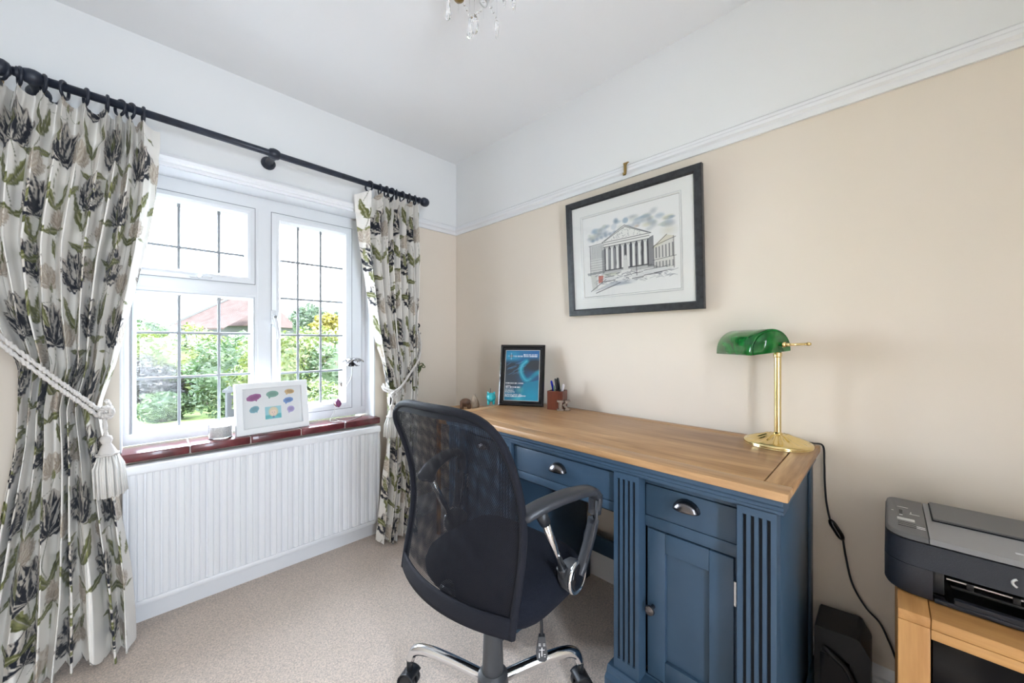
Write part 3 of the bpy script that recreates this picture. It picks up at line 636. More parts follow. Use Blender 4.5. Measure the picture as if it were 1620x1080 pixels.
# ---- tiebacks
def rope(mb, pts, r, turns, plies=2, n=90):
    P = spline(pts, n)
    for q in range(plies):
        S = []
        for i, p in enumerate(P):
            t = (P[min(i+1, n-1)]-P[max(i-1, 0)]).normalized(); a = Vector((0, 0, 1)); a = (a-t*a.dot(t)).normalized(); b = t.cross(a)
            w_ = 2*PI*(turns*i/n+q/plies); S.append(p+(a*math.cos(w_)+b*math.sin(w_))*r*.55)
        mb.tube(S, r*.62, 7)
    return mb
def tassel(parent, top, neck, base, h_):
    """head, collar and a skirt of separate threads"""
    t = Vector(top); ax_ = (Vector(base)-t).normalized(); L_ = (Vector(base)-t).length
    shade_angle(MB().lathe([(.006, 0), (.014, .006), (.0165, .016), (.013, .026), (.011, .030), (.016, .040), (.022, .055), (.026, .066)], 24, t, ax_).put('tassel_head', M['rope'], parent), 60)
    mb = MB(); q = Vector((0, 0, 1)).rotation_difference(ax_)
    mb.tube([t+q @ Vector((.0265*math.cos(2*PI*k/24), .0265*math.sin(2*PI*k/24), .066+.002*math.sin(k*2.1))) for k in range(24)], .004, 6, True); mb.put('collar', M['rope'], parent, True)
    mb = MB(); n = 44
    for k in range(n):
        a = 2*PI*k/n; rr = .023 if k % 2 else .017; o1 = rr+.014*random.random()+.004
        mb.tube([t+q @ Vector((rr*math.cos(a), rr*math.sin(a), .066)), t+q @ Vector((o1*math.cos(a), o1*math.sin(a), .11)), t+q @ Vector((o1*1.05*math.cos(a+.05), o1*1.05*math.sin(a+.05), L_-.006*random.random()))], .0034, 5)
    mb.put('tassel_skirt', M['tassel'], parent, True)
tb = thing('tieback', (-1.78, -.2, .6), 'cream twisted double cord tieback with tassel round the left curtain', 'tieback', 'curtain tiebacks')
mb = MB(); A1 = [(-1.955, -.05, 1.238), (-1.93, -.16, 1.200), (-1.898, -.225, 1.160), (-1.80, -.258, 1.040), (-1.73, -.25, .955), (-1.685, -.235, .900), (-1.662, -.19, .893), (-1.675, -.13, .92)]
rope(mb, A1, .0075, 34); rope(mb, [(a, b-.004, c-.022) for a, b, c in A1], .0075, 34); mb.put('cord', M['rope'], tb, True)
mb = MB(); K = Vector((-1.676, -.235, .893))
rope(mb, [K+Vector(((.013-.003*math.sin(q*.9))*math.cos(q)+.004, -.012+.011*math.sin(1.35*q), .014*math.sin(q))) for q in np.linspace(0, 2*PI*3.2, 34)], .0075, 16, 2, 110)
rope(mb, [K+Vector((0, -.012, -.012)), K+Vector((.003, -.012, -.05)), K+Vector((.005, -.012, -.082))], .0065, 8, 2, 30); mb.put('knot', M['rope'], tb, True)
tassel(tb, K+Vector((.005, -.012, -.080)), 0, K+Vector((.018, -.014, -.292)), 0)
hk = thing('tieback_hook', (-1.935, -.02, 1.23), 'black scroll hook on the wall at the far left edge', 'hook', 'tieback hooks')
def scroll(mb, c, r, turns=1.6, y=-.045): return mb.tube([(c[0]+r*(1-.55*k/40)*math.sin(2*PI*turns*k/40), y, c[2]+r*(1-.55*k/40)*math.cos(2*PI*turns*k/40)) for k in range(41)], .0028, 6)
mb = scroll(MB(), (-1.922, 0, 1.236), .014); mb.tube([(-1.922, -.045, 1.222), (-1.926, -.05, 1.19), (-1.94, -.045, 1.17), (-1.95, -.02, 1.18)], .0028, 6); mb.put('hook', M['iron'], hk, True)
shade_angle(MB().lathe([(.015, 0), (.015, .004), (.006, .009), (.005, .028)], 14, (-1.95, -.001, 1.18), (0, -1, 0)).put('wall_plate', M['iron'], hk))
tb = thing('tieback', (-.5, -.2, .6), 'cream cord tieback with long tassel round the right curtain', 'tieback', 'curtain tiebacks')
mb = MB(); A1 = [(-.335, -.05, 1.19), (-.365, -.12, 1.10), (-.42, -.19, 1.02), (-.483, -.212, .950), (-.545, -.222, .880), (-.585, -.212, .850), (-.612, -.165, .862), (-.60, -.11, .88)]
rope(mb, A1, .0068, 30); rope(mb, [(a+.006, b-.004, c+.012) for a, b, c in A1], .0068, 30); mb.put('cord', M['rope'], tb, True)
mb = MB(); K = Vector((-.592, -.215, .842))
rope(mb, [K+Vector(((.012-.003*math.sin(q*.9))*math.cos(q), -.010+.010*math.sin(1.35*q), .012*math.sin(q))) for q in np.linspace(0, 2*PI*3.2, 34)], .0068, 16, 2, 110)
rope(mb, [K+Vector((0, -.01, -.01)), K+Vector((-.003, -.01, -.035)), K+Vector((-.006, -.01, -.06))], .006, 8, 2, 30); mb.put('knot', M['rope'], tb, True)
tassel(tb, K+Vector((-.006, -.01, -.052)), 0, K+Vector((-.012, -.01, -.232)), 0)
hk = thing('tieback_hook', (-.33, -.02, 1.19), 'black scroll hook holding the cord of the right curtain', 'hook', 'tieback hooks')
mb = scroll(MB(), (-.331, 0, 1.238), .014); mb.tube([(-.331, -.045, 1.224), (-.331, -.055, 1.19), (-.325, -.05, 1.172), (-.312, -.045, 1.19), (-.31, -.02, 1.196)], .0028, 6); mb.put('hook', M['iron'], hk, True)
shade_angle(MB().lathe([(.015, 0), (.015, .004), (.006, .009), (.005, .028)], 14, (-.31, -.001, 1.196), (0, -1, 0)).put('wall_plate', M['iron'], hk))
lv = thing('leaf_ornament', (-.31, -.02, .97), 'small green metal leaf ornament hanging on the wall by the right curtain', 'ornament')
mb = MB()
for dx, dz, a, l in ((-.012, -.03, 1.2, .05), (.006, .0, .3, .036), (.022, -.008, -.3, .03)):
    c0 = Vector((-.306+dx, -.03, .985+dz)); mb.tube([c0+Vector((l*.5*math.sin(q)*math.cos(a)-l*.28*math.cos(q)*math.sin(a), .004*math.sin(q*2), l*.5*math.sin(q)*math.sin(a)+l*.28*math.cos(q)*math.cos(a))) for q in np.linspace(0, 2*PI, 18)[:-1]], .0026, 6, True)
mb.put('leaves', M['verdigris'], lv, True)
P = [[(-.318+.016*math.sin(PI*i/8)*s, -.028-.006*math.sin(PI*i/8)*(1-s*s), .935+.055*i/8) for s in (-1, -.5, 0, .5, 1)] for i in range(9)]
MB().grid(P).put('solid_leaf', M['verdigris'], lv, True)
MB().tube([(-.311, -.004, 1.01), (-.311, -.028, 1.008), (-.311, -.030, .99)], .0018, 6).put('wire', M['iron'], lv, True)

# ================================================================ DESK
desk = thing('desk', (-.30, -1.343, 0), 'slate blue twin pedestal desk with oak top against the cream wall', 'desk')
DX0, DX1, DY0, DY1, DZ = -.577, -.022, -2.003, -.683, .80
def my(y): return -2.686-y
def dp(name, x0, x1, y0, y1, z0, z1, m='blue', b=.002, parent=None):
    return shade_angle(MB().bbox(x0, x1, y0, y1, z0, z1, b).put(name, M[m], parent or desk), 40)
g = .0008
dp('top_field', DX0+.062, DX1-.045, DY0+.057+g, DY1-.057-g, DZ-.02, DZ-.0006, 'oak', .001)
dp('top_front_board', DX0, DX0+.061, DY0, DY1, DZ-.021, DZ, 'oak', .003)
dp('top_back_board', DX1-.044, DX1, DY0, DY1, DZ-.021, DZ, 'oak', .002)
dp('top_end_board', DX0+.0617, DX1-.0447, DY0, DY0+.055, DZ-.021, DZ, 'oakx', .002)
dp('top_end_board', DX0+.0617, DX1-.0447, DY1-.055, DY1, DZ-.021, DZ, 'oakx', .002)
MB().box(DX0+.02, DX1-.01, DY0+.02, DY1-.02, DZ-.024, DZ-.012).put('top_backing', M['groove'], desk)
# cornice under the top
CP = [(-.50, .745), (-.563, .745), (-.563, .752), (-.567, .755), (-.567, .762), (-.572, .768), (-.572, .7785), (-.50, .7785)]
mb = MB().prism([(a, b) for a, b in CP], 1, DY0+.010, DY1-.010); shade_angle(mb.put('cornice', M['blue'], desk), 25)
for y in (DY0+.018, my(DY0+.018)): MB().box(-.50, -.03, y-.008, y+.008, .752, .7785).put('side_cornice', M['blue'], desk)
MB().box(-.56, -.05, -1.985, -.701, .742, .7785).put('top_frame', M['blue'], desk)
def pilaster(y0, y1):
    """fluted upright: four channels cut into the face"""
    y0, y1 = sorted((y0, y1)); c = (y0+y1)/2; F0, F1 = -.56, -.516
    pl = [(F1, y0), (F1, y1), (F0, y1)]
    for k in (1.5, .5, -.5, -1.5):
        q = c+k*.0163; pl += [(F0, q+.0042), (F0+.006, q+.0034), (F0+.006, q-.0034), (F0, q-.0042)]
    pl += [(F0, y0)]
    p = MB().prism(pl, 2, .178, .724).box(F0, F1, y0, y1, .724, .7455).box(F0, F1, y0, y1, .12, .178).put('pilaster', M['blue'], desk)
    for k in (1.5, .5, -.5, -1.5):
        q = c+k*.0163; MB().box(F0+.0055, F0+.0075, q-.0034, q+.0034, .180, .722).put('flute_shade', M['groove'], p)  # near-black strip on each channel floor: shade put in as colour
def cup(x, y, z, w_=.033):
    """half-dome cup pull"""
    P = []
    for i in range(9):
        a = PI*i/8; P.append([Vector((x-.026*math.sin(b)*(.35+.65*math.sin(a)), y-w_*math.cos(a), z-.010+.028*math.sin(a)*math.cos(b)+.0)) for b in np.linspace(-.15, PI/2, 8)])
    mb = MB().grid(P); o = mb.put('cup_handle', M['pewter'], None, True)
    s = o.modifiers.new('t', 'SOLIDIFY'); s.thickness = .0025; return o
def cup_on(x, y, z, parent):
    o = cup(x, y, z); c = o.location.copy(); o.parent = parent; o.location = c-off_of(parent)
for side in (1, -1):
    f = (lambda y: y) if side == 1 else my
    def yy_(a, b): p, q = f(a), f(b); return min(p, q), max(p, q)
    pilaster(f(-1.979), f(-1.899)); pilaster(f(-1.647), f(-1.566))
    a, b = yy_(-1.978, -1.568)
    dp('carcass_back', -.046, -.036, a, b, .05, .745)
    for q in (-1.978, -1.584): a2, b2 = yy_(q, q+.016); dp('side_panel', -.53, -.04, a2, b2, .05, .7455)
    if side == 1:
        dp('side_post', -.085, -.04, -1.986, -1.978, .05, .745); 
    a, b = yy_(-1.899, -1.647)
    dp('shelf', -.50, -.05, a, b, .596, .61); dp('base_board', -.51, -.05, a, b, .11, .125)
    dp('frieze_rail', -.520, -.50, a, b, .7175, .7455); dp('divider_rail', -.520, -.50, a, b, .590, .623); dp('bottom_rail', -.520, -.50, a, b, .10, .152)
    MB().box(-.503, -.498, a+.002, b-.002, .11, .72).put('recess_back', M['groove'], desk)
    d = dp('drawer', -.522, -.505, a+.010, b-.003, .6255, .7155, b=.0015); cup_on(-.522, f(-1.768), .684, d)
    # door with a sunk panel
    dr = MB().box(-.510, -.504, a+.008, b-.003, .157, .586).put('door', M['blue'], desk)
    yl, yr = (-1.882, -1.656); sl, sr = (-1.824, -1.708)
    for nm, p, q, z0, z1 in (('door_stile', yl, sl-.0007, .157, .586), ('door_stile', sr+.0007, yr, .157, .586), ('door_rail', sl, sr, .530, .586), ('door_rail', sl, sr, .157, .217)):
        p2, q2 = yy_(p, q); dp(nm, -.522, -.509, p2, q2, z0, z1, b=.001, parent=dr)
    shade_angle(MB().lathe([(.006, 0), (.0055, .008), (.005, .014), (.011, .018), (.0145, .023), (.013, .028), (.004, .031)], 20, (-.522, f(-1.673), .362), (-1, 0, 0)).put('knob', M['pewter'], dr))
    for z0 in (.470, .165): MB().bbox(-.526, -.519, f(-1.8865)-.003, f(-1.8865)+.003, z0, z0+.062, .001).put('hinge', M['steel'], dr)
    # plinth
    a, b = yy_(-1.996, -1.549)
    pp = [(-.585, 0), (-.585, .118), (-.580, .124), (-.574, .128), (-.572, .138), (-.566, .146), (-.50, .146), (-.50, 0)]
    shade_angle(MB().prism(pp, 1, a, b).put('plinth', M['blue'], desk), 25)
    for q in (a, b-.012): dp('plinth_side', -.52, -.035, q, q+.012, 0, .118)
# centre: drawer over the knee hole
dp('knee_frieze', -.545, -.50, -1.566, -1.120, .7325, .7455); dp('knee_apron', -.546, -.50, -1.566, -1.120, .610, .6385)
MB().box(-.53, -.06, -1.56, -1.126, .60, .612).put('knee_underside', M['groove'], desk)
d = dp('drawer', -.547, -.52, -1.5635, -1.1225, .641, .7305, b=.0015); cup_on(-.547, -1.343, .694, d)
dp('back_rail', -.068, -.050, -1.57, -1.115, .148, .225); dp('back_panel', -.05, -.045, -1.57, -1.115, .60, .745)

# ================================================================ OFFICE CHAIR (built facing +x, then turned)
ch = thing('office_chair', (-.827, -1.311, 0), 'black mesh back office chair with chrome five star base pushed towards the desk', 'chair', rot=(0, 0, math.radians(4.6)), local=True)
BW = [.226, .222, .224, .225, .222, .212]
def back_pt(s, t):
    """s -1..1 from right to left, t 0..1 from hem to top"""
    z = .432+.538*t; w_ = .222+.006*math.sin(PI*t)
    if t > .86: q = (t-.86)/.14; w_ *= math.sqrt(max(0, 1-.34*q**2.6))
    zz = z - .020*abs(s)**4*max(0, (t-.75)/.25) - .004
    e = -.150-.040*t+.058*math.sin(PI*min(1, t*1.05))**1.3 - .03*max(0, t-.8)
    bulge = .050*(1-s*s)*(1-.35*t)
    return Vector((e-bulge, .02+s*w_, zz))
nS, nT = 41, 61
V, uvs = [], []
for j in range(nT):
    for i in range(nS):
        s, t = -1+2*i/(nS-1), .075+.925*j/(nT-1); V.append(back_pt(s, t)); uvs.append((i/(nS-1), (t)*1.2))
Fq = [(j*nS+i, j*nS+i+1, (j+1)*nS+i+1, (j+1)*nS+i) for j in range(nT-1) for i in range(nS-1)]
bk = make('backrest', V, Fq, M['net'], ch, True, uv=uvs)
make('inner_net', [v+Vector((.012+.010*math.sin(PI*(k % nS)/(nS-1)), 0, -.002)) for k, v in enumerate(V)], Fq, M['net'], bk, True, uv=[(a*1.07, b*1.05) for a, b in uvs])
# woven hem band along the bottom, rim all round
Pb = [[back_pt(-1+2*i/30, t)+Vector((-.0015, 0, 0)) for i in range(31)] for t in np.linspace(0, .085, 5)]
o = MB().grid(Pb).put('hem_band', M['netrim'], bk, True); s = o.modifiers.new('t', 'SOLIDIFY'); s.thickness = .006
loop = [back_pt(-1, t) for t in np.linspace(0, 1, 36)]+[back_pt(s, 1) for s in np.linspace(-1, 1, 26)[1:-1]]+[back_pt(1, t) for t in np.linspace(1, 0, 36)]
# soft rounded top corners
def relax(P, it=6, keep=8):
    P = [p.copy() for p in P]
    for _ in range(it):
        Q = [p.copy() for p in P]
        for i in range(1, len(P)-1): Q[i] = (P[i-1]+P[i]*2+P[i+1])/4
        P = Q
    return P
MB().tube(relax(loop), .0105, 8).put('rim', M['netrim'], bk, True)
for s0 in (-1, 1):   # wide opaque border tapes beside the rim
    P = [[back_pt(s0*(1-.035*k/3), t)+Vector((-.001, 0, 0)) for k in range(4)] for t in np.linspace(0, .99, 30)]
    MB().grid(P).put('border_tape', M['netrim'], bk, True)
P = [[back_pt(s, 1-.05*k/3)+Vector((-.001, 0, 0)) for s in np.linspace(-.98, .98, 25)] for k in range(4)]; MB().grid(P).put('border_tape', M['netrim'], bk, True)
# seat cushion
P = []
for j in range(17):
    a = -PI/2+PI*j/16
    row = []
    for i in range(48):
        b = 2*PI*i/48; ce, se = math.cos(b), math.sin(b); r_ = 1/((abs(ce)**4+abs(se)**4)**.25)
        rr = math.copysign(abs(math.cos(a))**.35, 1); x = .048+.19*r_*ce*rr; y = .0+.222*r_*se*rr
        z = .449+.072*math.sin(a)
        if x > .15: z -= (x-.15)*.35
        row.append(Vector((x, y, z)))
    P.append(row+[row[0]])
MB().grid(P).put('seat', M['seatfab'], ch, True)
shade_angle(MB().bbox(-.10, .12, -.09, .09, .345, .384, .01).put('tilt_mechanism', M['black'], ch))
MB().tube([(-.09, .02, .41), (-.15, .02, .42), (-.165, .02, .47)], .02, 8).put('back_bracket', M['black'], ch, True)
col = MB().lathe([(.021, .28), (.021, .355)], 24).put('gas_lift', M['charcoal'], ch, True)
shade_angle(MB().lathe([(.030, .125), (.033, .13), (.0275, .285), (.0255, .292)], 28).put('column_sleeve', M['charcoal'], ch))
shade_angle(MB().lathe([(.020, .07), (.044, .075), (.047, .10), (.045, .13), (.034, .142)], 28).put('hub', M['charcoal'], ch))
yaw = math.radians(4.6); base_ang = math.atan2(FW.y, FW.x)-PI/2-yaw       # angles below were taken against the viewing direction
for k in range(5):
    a = base_ang+math.radians(17+72*k); c, s = math.cos(a), math.sin(a)
    pth = spline([(c*.03, s*.03, .112), (c*.14, s*.14, .130), (c*.23, s*.23, .137), (c*.275, s*.275, .125), (c*.292, s*.292, .092)], 22)
    lg = MB().tube(pth, [.0165]*16+[.016, .0155, .015, .0145, .014, .0135], 14).put('base_leg', M['chrome'], ch, True)
    cs_ = MB(); q = Vector((c*.295, s*.295, 0)); w_ = Vector((-s, c, 0)) if k != 1 else Vector((-s*.6+c*.8, c*.6+s*.8, 0))
    for e in (-1, 1): cs_.lathe([(.006, -.008), (.024, -.009), (.027, -.006), (.027, .006), (.024, .009), (.006, .008)], 20, q+w_*e*.014+Vector((0, 0, .0275)), w_)
    shade_angle(cs_.put('caster_wheels', M['black'], lg), 40)
    hd = MB(); fwd = w_.cross(Vector((0, 0, 1)))
    P = [[q+Vector((0, 0, .0275))+fwd*(.031*math.cos(t))+Vector((0, 0, .031*math.sin(t)))+w_*v for v in (-.027, -.02, .02, .027)] for t in np.linspace(-.3, PI*.8, 12)]
    hd.grid(P); hd.tube([q+Vector((0, 0, .05)), q+Vector((0, 0, .1))], .010, 10); o = hd.put('caster_hood', M['black'], lg, True); m_ = o.modifiers.new('t', 'SOLIDIFY'); m_.thickness = .002
# armrests
def loft(path, ws, hs, side):
    n = len(path); P = []
    for i, p in enumerate(path):
        t = (path[min(i+1, n-1)]-path[max(i-1, 0)]).normalized(); lat = Vector((-t.y, t.x, 0)) if abs(t.z) < .98 else Vector((0, 1, 0))
        lat = lat.normalized() if lat.length > .2 else Vector((0, 1, 0)); up = t.cross(lat)
        P.append([p+lat*ws[i]*math.copysign(abs(math.cos(b))**.7, math.cos(b))+up*hs[i]*math.copysign(abs(math.sin(b))**.7, math.sin(b)) for b in np.linspace(0, 2*PI, 17)])
    mb = MB().grid(P); k = 17
    mb.f.append(tuple(range(k-1))); mb.f.append(tuple((n-1)*k+j for j in range(k-1))); return mb
for sd_ in (-1, 1):
    def L3(x, y, z): return Vector((x, -sd_*y if sd_ == 1 else y, z)) if False else Vector((x, y if sd_ == -1 else -y, z))
    ar = loft(spline([L3(-.105, -.198, .697), L3(-.085, -.212, .712), L3(-.04, -.234, .726), L3(.02, -.256, .733), L3(.075, -.272, .731), L3(.108, -.279, .722), L3(.124, -.280, .70)], 26),
              [.012, .020]+[.027]*6+[.026]*6+[.023]*6+[.019]*4+[.018, .016], [.006, .011]+[.013]*18+[.012]*6, sd_).put('armrest', M['armpad'], ch, True)
    loft(spline([L3(.122, -.280, .712), L3(.120, -.278, .66), L3(.104, -.270, .59), L3(.082, -.262, .53), L3(.065, -.258, .505)], 20), [.020]*4+[.018]*6+[.016]*10, [.011]*20, sd_).put('arm_post', M['armpad'], ar, True)
    MB().tube([L3(.108, -.292, .70), L3(.108, -.290, .65), L3(.096, -.282, .59), L3(.078, -.275, .535)], .004, 6).put('post_rib', M['armpad'], ar, True)
    MB().tube([L3(-.064, -.232, .700), L3(.033, -.232, .512)], .0105, 14).put('arm_tube', M['chrome'], ar, True)
    MB().tube([L3(-.070, -.228, .712), L3(-.052, -.232, .677)], [.017, .014], 12).put('tube_socket', M['black'], ar, True)
    MB().tube(spline([L3(.024, -.231, .530), L3(.034, -.232, .505), L3(.045, -.236, .487), L3(.06, -.245, .485)], 12), .0145, 12).put('elbow', M['black'], ar, True)
    ax_ = (0, -1 if sd_ == -1 else 1, 0)
    MB().lathe([(.030, -.035), (.040, -.022), (.0425, 0), (.0425, .008)], 28, L3(.062, -.248, .497), ax_).put('pivot_housing', M['charcoal'], ar, True)
    MB().lathe([(.043, .004), (.044, .008), (.043, .013), (.036, .014), (.035, .009)], 32, L3(.062, -.248, .497), ax_).put('pivot_ring', M['chrome'], ar, True)
    MB().lathe([(.036, .010), (.030, .015), (.015, .0185), (.002, .0195)], 28, L3(.062, -.248, .497), ax_).put('pivot_cap', M['gloss_black'], ar, True)
    MB().tube([L3(.06, -.25, .49), L3(.06, -.15, .435), L3(.05, 0, .43)], .012, 8).put('arm_bracket', M['black'], ar, True)
lev = MB().tube(spline([(-.01, -.09, .365), (-.012, -.165, .378), (-.010, -.186, .395), (-.010, -.190, .345)], 16), .0045, 8).put('tilt_lever', M['black'], ch, True)
pb = MB(); q0 = Vector((-.010, -.190, .348))
latd = Vector((.66, -.75, 0)).normalized()      # paddle faces back-left
dl = Vector((math.cos(base_ang), math.sin(base_ang), 0)); dn = Vector((-dl.y, dl.x, 0))
out = [(-.008, 0), (.008, 0), (.0155, -.048), (.013, -.062), (.007, -.067), (-.007, -.067), (-.013, -.062), (-.0155, -.048)]
for e in (-.006, .006): pb.v += [q0+dl*a+dn*e+Vector((0, 0, b)) for a, b in out]
pb.f = [tuple(range(8)), tuple(range(15, 7, -1))]+[(i, (i+1) % 8, 8+(i+1) % 8, 8+i) for i in range(8)]
pd2 = pb.put('lever_paddle', M['charcoal'], lev)
mk = MB()
for a, b, c_, d_ in ((-.009, -.018, -.003, -.0195), (-.009, -.0225, -.003, -.024), (.003, -.018, .009, -.0195), (.003, -.0225, .009, -.024), (-.001, -.028, .001, -.052), (-.007, -.034, .007, -.0355), (-.008, -.043, -.006, -.056), (.005, -.046, .010, -.0475), (.006, -.052, .010, -.0535)):
    p = [q0-dn*.0066+dl*a+Vector((0, 0, b)), q0-dn*.0066+dl*c_+Vector((0, 0, b)), q0-dn*.0066+dl*c_+Vector((0, 0, d_)), q0-dn*.0066+dl*a+Vector((0, 0, d_))]
    mk.add(p, [(0, 1, 2, 3)])
mk.put('lever_symbol', M['white'], lev)

# ================================================================ LAMP
LB = cs(.875, 1.232, DZ)
lamp = thing('desk_lamp', LB, "banker's desk lamp with green glass shade and polished brass stand", 'lamp')
P = []
prf = [(.094, 0), (.096, .004), (.094, .010), (.088, .013), (.074, .017), (.050, .024), (.034, .031), (.018, .034), (.008, .036)]
for i, (r_, z) in enumerate(prf):
    row = []
    for k in range(97):
        a = 2*PI*k/96; fl = .0022*math.cos(a*16) if 3 < i < 7 else 0
        row.append(LB+Vector((r_*math.cos(a), r_*math.sin(a), z+fl)))
    P.append(row)
mb = MB().grid(P); mb.f.append(tuple(range(96))); mb.put('base', M['brass'], lamp, True)
shade_angle(MB().lathe([(.014, .030), (.0145, .036), (.0098, .040), (.0098, .285), (.012, .288), (.012, .300), (.006, .305)], 24, LB).put('stem', M['brass'], lamp))
# shade: half barrel running away from the viewpoint, tipped seven degrees
sc_ = Vector((0, 0, 0)); tl = math.radians(7); NB = 22
def sh_pt(f, a, k=1.0):
    """a 0..pi from left lip over the crown to the right lip"""
    x = -.066*math.cos(a)*k; z = .078*math.sin(a)**.85*k
    X = x*math.cos(tl)-z*math.sin(tl)*.2; Z = z*math.cos(tl)+x*math.sin(tl)
    return cs(.830+X, f, 1.100+Z)
Ps = [[sh_pt(f, PI*i/NB) for i in range(NB+1)] for f in (1.203, 1.206, 1.212, 1.24, 1.32, 1.385, 1.392, 1.395)]
for row, f, s in ((0, 1.200, .90), (1, 1.200, .97), (2, 1.203, .997), (-3, 1.398, .997), (-2, 1.402, .97), (-1, 1.402, .90)):
    Ps[row] = [sh_pt(f, PI*i/NB, s) for i in range(NB+1)]
mb = MB().grid(Ps)
for row, f in ((0, 1.1995), (-1, 1.4025)):           # closed ends
    c = sh_pt(f, PI/2, 0); n = len(mb.v); mb.v.append(c); mb.v += [sh_pt(f, PI*i/NB, .90) for i in range(NB+1)]
    mb.f += [(n, n+1+i, n+2+i) for i in range(NB)]
shd = mb.put('shade', M['green'], lamp, True); sm_ = shd.modifiers.new('t', 'SOLIDIFY'); sm_.thickness = .003
kx = cs(.868, 1.194, 1.127)
mb = MB(); mb.lathe([(.003, -.004), (.0085, -.002), (.0085, .003), (.004, .007)], 16, kx, -FW); mb.tube([kx-FW*.008, kx-FW*.010+RT*.012], .0055, 10); mb.put('knuckle', M['brass'], lamp, True)
mb = MB().tube([kx-FW*.010+RT*.006, kx-FW*.010+RT*.074+Vector((0, 0, .002))], .0042, 10); mb.lathe([(.005, 0), (.0062, .004), (.005, .010), (.002, .012)], 12, kx-FW*.010+RT*.066+Vector((0, 0, .002)), RT); mb.put('arm', M['brass'], lamp, True)
mb = MB().tube([LB+Vector((0, 0, .30)), cs(.866, 1.222, 1.118), kx], .006, 8); mb.put('elbow', M['brass'], lamp, True)
shade_angle(MB().lathe([(.012, 0), (.012, .03), (.022, .04), (.026, .06), (.018, .085), (.004, .092)], 16, cs(.845, 1.235, 1.115), FW).put('bulb', M['white'], lamp))
cb = MB().tube(spline([LB+Vector((.065, -.05, .006)), (-.035, -1.985, .806), (-.016, -2.009, .798), (-.012, -2.012, .74), (-.012, -2.013, .685), (-.013, -2.017, .62), (-.016, -2.026, .566)], 40), .0028, 7)
cb.tube(spline([(-.016, -2.058, .512), (-.012, -2.064, .46), (-.012, -2.080, .38), (-.012, -2.110, .323), (-.012, -2.141, .291), (-.014, -2.163, .24), (-.02, -2.20, .15), (-.022, -2.30, .05)], 40), .0028, 7)
cbo = cb.put('cord', M['black'], lamp, True)
d_ = (Vector((-.016, -2.058, .512))-Vector((-.016, -2.026, .566))); c0 = Vector((-.018, -2.026, .566))
mb = MB().tube([c0, c0+d_*.12, c0+d_*.25, c0+d_*.75, c0+d_*.88, c0+d_], [.005, .009, .0105, .0105, .009, .005], 10); sw = mb.put('cord_switch', M['gloss_black'], lamp, True)

# ================================================================ THINGS ON THE DESK
# paint kit for flat prints
class Sheet:
    def __init__(s, w_, h_, bg): s.w, s.h = w_, h_; s.a = np.empty((h_, w_, 3), np.float32); s.a[:] = bg; s.Y, s.X = np.mgrid[0:h_, 0:w_].astype(np.float32)
    def mix(s, m, c): m = np.clip(m, 0, 1)[..., None]; s.a = s.a*(1-m)+np.array(c, np.float32)*m
    def poly(s, pts, c, al=1.):
        m = np.zeros((s.h, s.w), bool); n = len(pts); X, Y = s.X/s.w, s.Y/s.h
        for i in range(n):
            (x1, y1), (x2, y2) = pts[i], pts[(i+1) % n]
            if y1 == y2: continue
            m ^= ((y1 > Y) != (y2 > Y)) & (X < (x2-x1)*(Y-y1)/(y2-y1)+x1)
        s.mix(m*al, c)
    def line(s, p, q, wd, c, al=1.):
        X, Y = s.X, s.Y; ax, ay, bx, by = p[0]*s.w, p[1]*s.h, q[0]*s.w, q[1]*s.h; L2 = max((bx-ax)**2+(by-ay)**2, 1e-6)
        t = np.clip(((X-ax)*(bx-ax)+(Y-ay)*(by-ay))/L2, 0, 1); d = np.hypot(X-ax-t*(bx-ax), Y-ay-t*(by-ay)); s.mix(np.clip(wd-d+.5, 0, 1)*al, c)
    def blob(s, x, y, rx, ry, c, al=1., soft=1.):
        d = np.hypot((s.X/s.w-x)/rx, (s.Y/s.h-y)/ry); s.mix(np.clip((1-d)/soft, 0, 1)*al, c)
    def cols(s): return s.a[::-1].reshape(-1, 3)
def rnd(a, b): return a+(b-a)*random.random()
# ---- framed poster leaning at the wall end
pa, pb_ = Vector((-.247, -.706, DZ)), Vector((-.122, -.912, DZ)); pm = (pa+pb_)/2; dirv = (pb_-pa); PWd = dirv.length
ang = math.atan2(dirv.y, dirv.x)
pf = thing('poster_frame', pm, 'black framed blue poster leaning at the back of the desk', 'picture frame', local=True)
pf.rotation_euler = (math.radians(-11), 0, ang)
PH = .325; hw_ = PWd/2
mb = MB().ring(-hw_, hw_, .001, PH, [(0, .016), (0, 0), (.006, -.004), (.012, -.003), (.015, .002), (.024, .001), (.028, .006), (.028, .016)]); shade_angle(mb.put('frame', M['gloss_black'], pf), 30)
MB().box(-hw_+.01, hw_-.01, .012, .018, .01, PH-.01).put('backing', M['black'], pf)
MB().box(-.012, .012, .018, .022, .10, .24).put('strut', M['black'], pf)
S = Sheet(120, 170, (.02, .10, .22))
S.mix(.9*np.clip(1.1-S.Y/S.h*3.2, 0, 1), (.01, .19, .42)); S.mix(np.clip((S.Y/S.h-.55)*1.6, 0, 1), (.0, .26, .40))
S.blob(.15, .13, .35, .14, (.05, .42, .62), .8); S.blob(.9, .05, .4, .12, (.01, .12, .40), .8)
S.blob(.2, .38, .6, .20, (.035, .05, .07), 1, .5); S.blob(.85, .30, .40, .16, (.03, .045, .06), 1, .5); S.blob(.15, .62, .45, .22, (.045, .06, .075), .9, .6)
path = spline([(.62, .22, 0), (.50, .30, 0), (.46, .40, 0), (.52, .52, 0), (.66, .60, 0), (.90, .46, 0), (1.05, .42, 0)], 30)
for q in path: S.blob(q.x, q.y, .10, .06, (.0, .52, .72), .35)
for q in path[:22]: S.blob(q.x, q.y, .04, .022, (.25, .75, .82), .3)
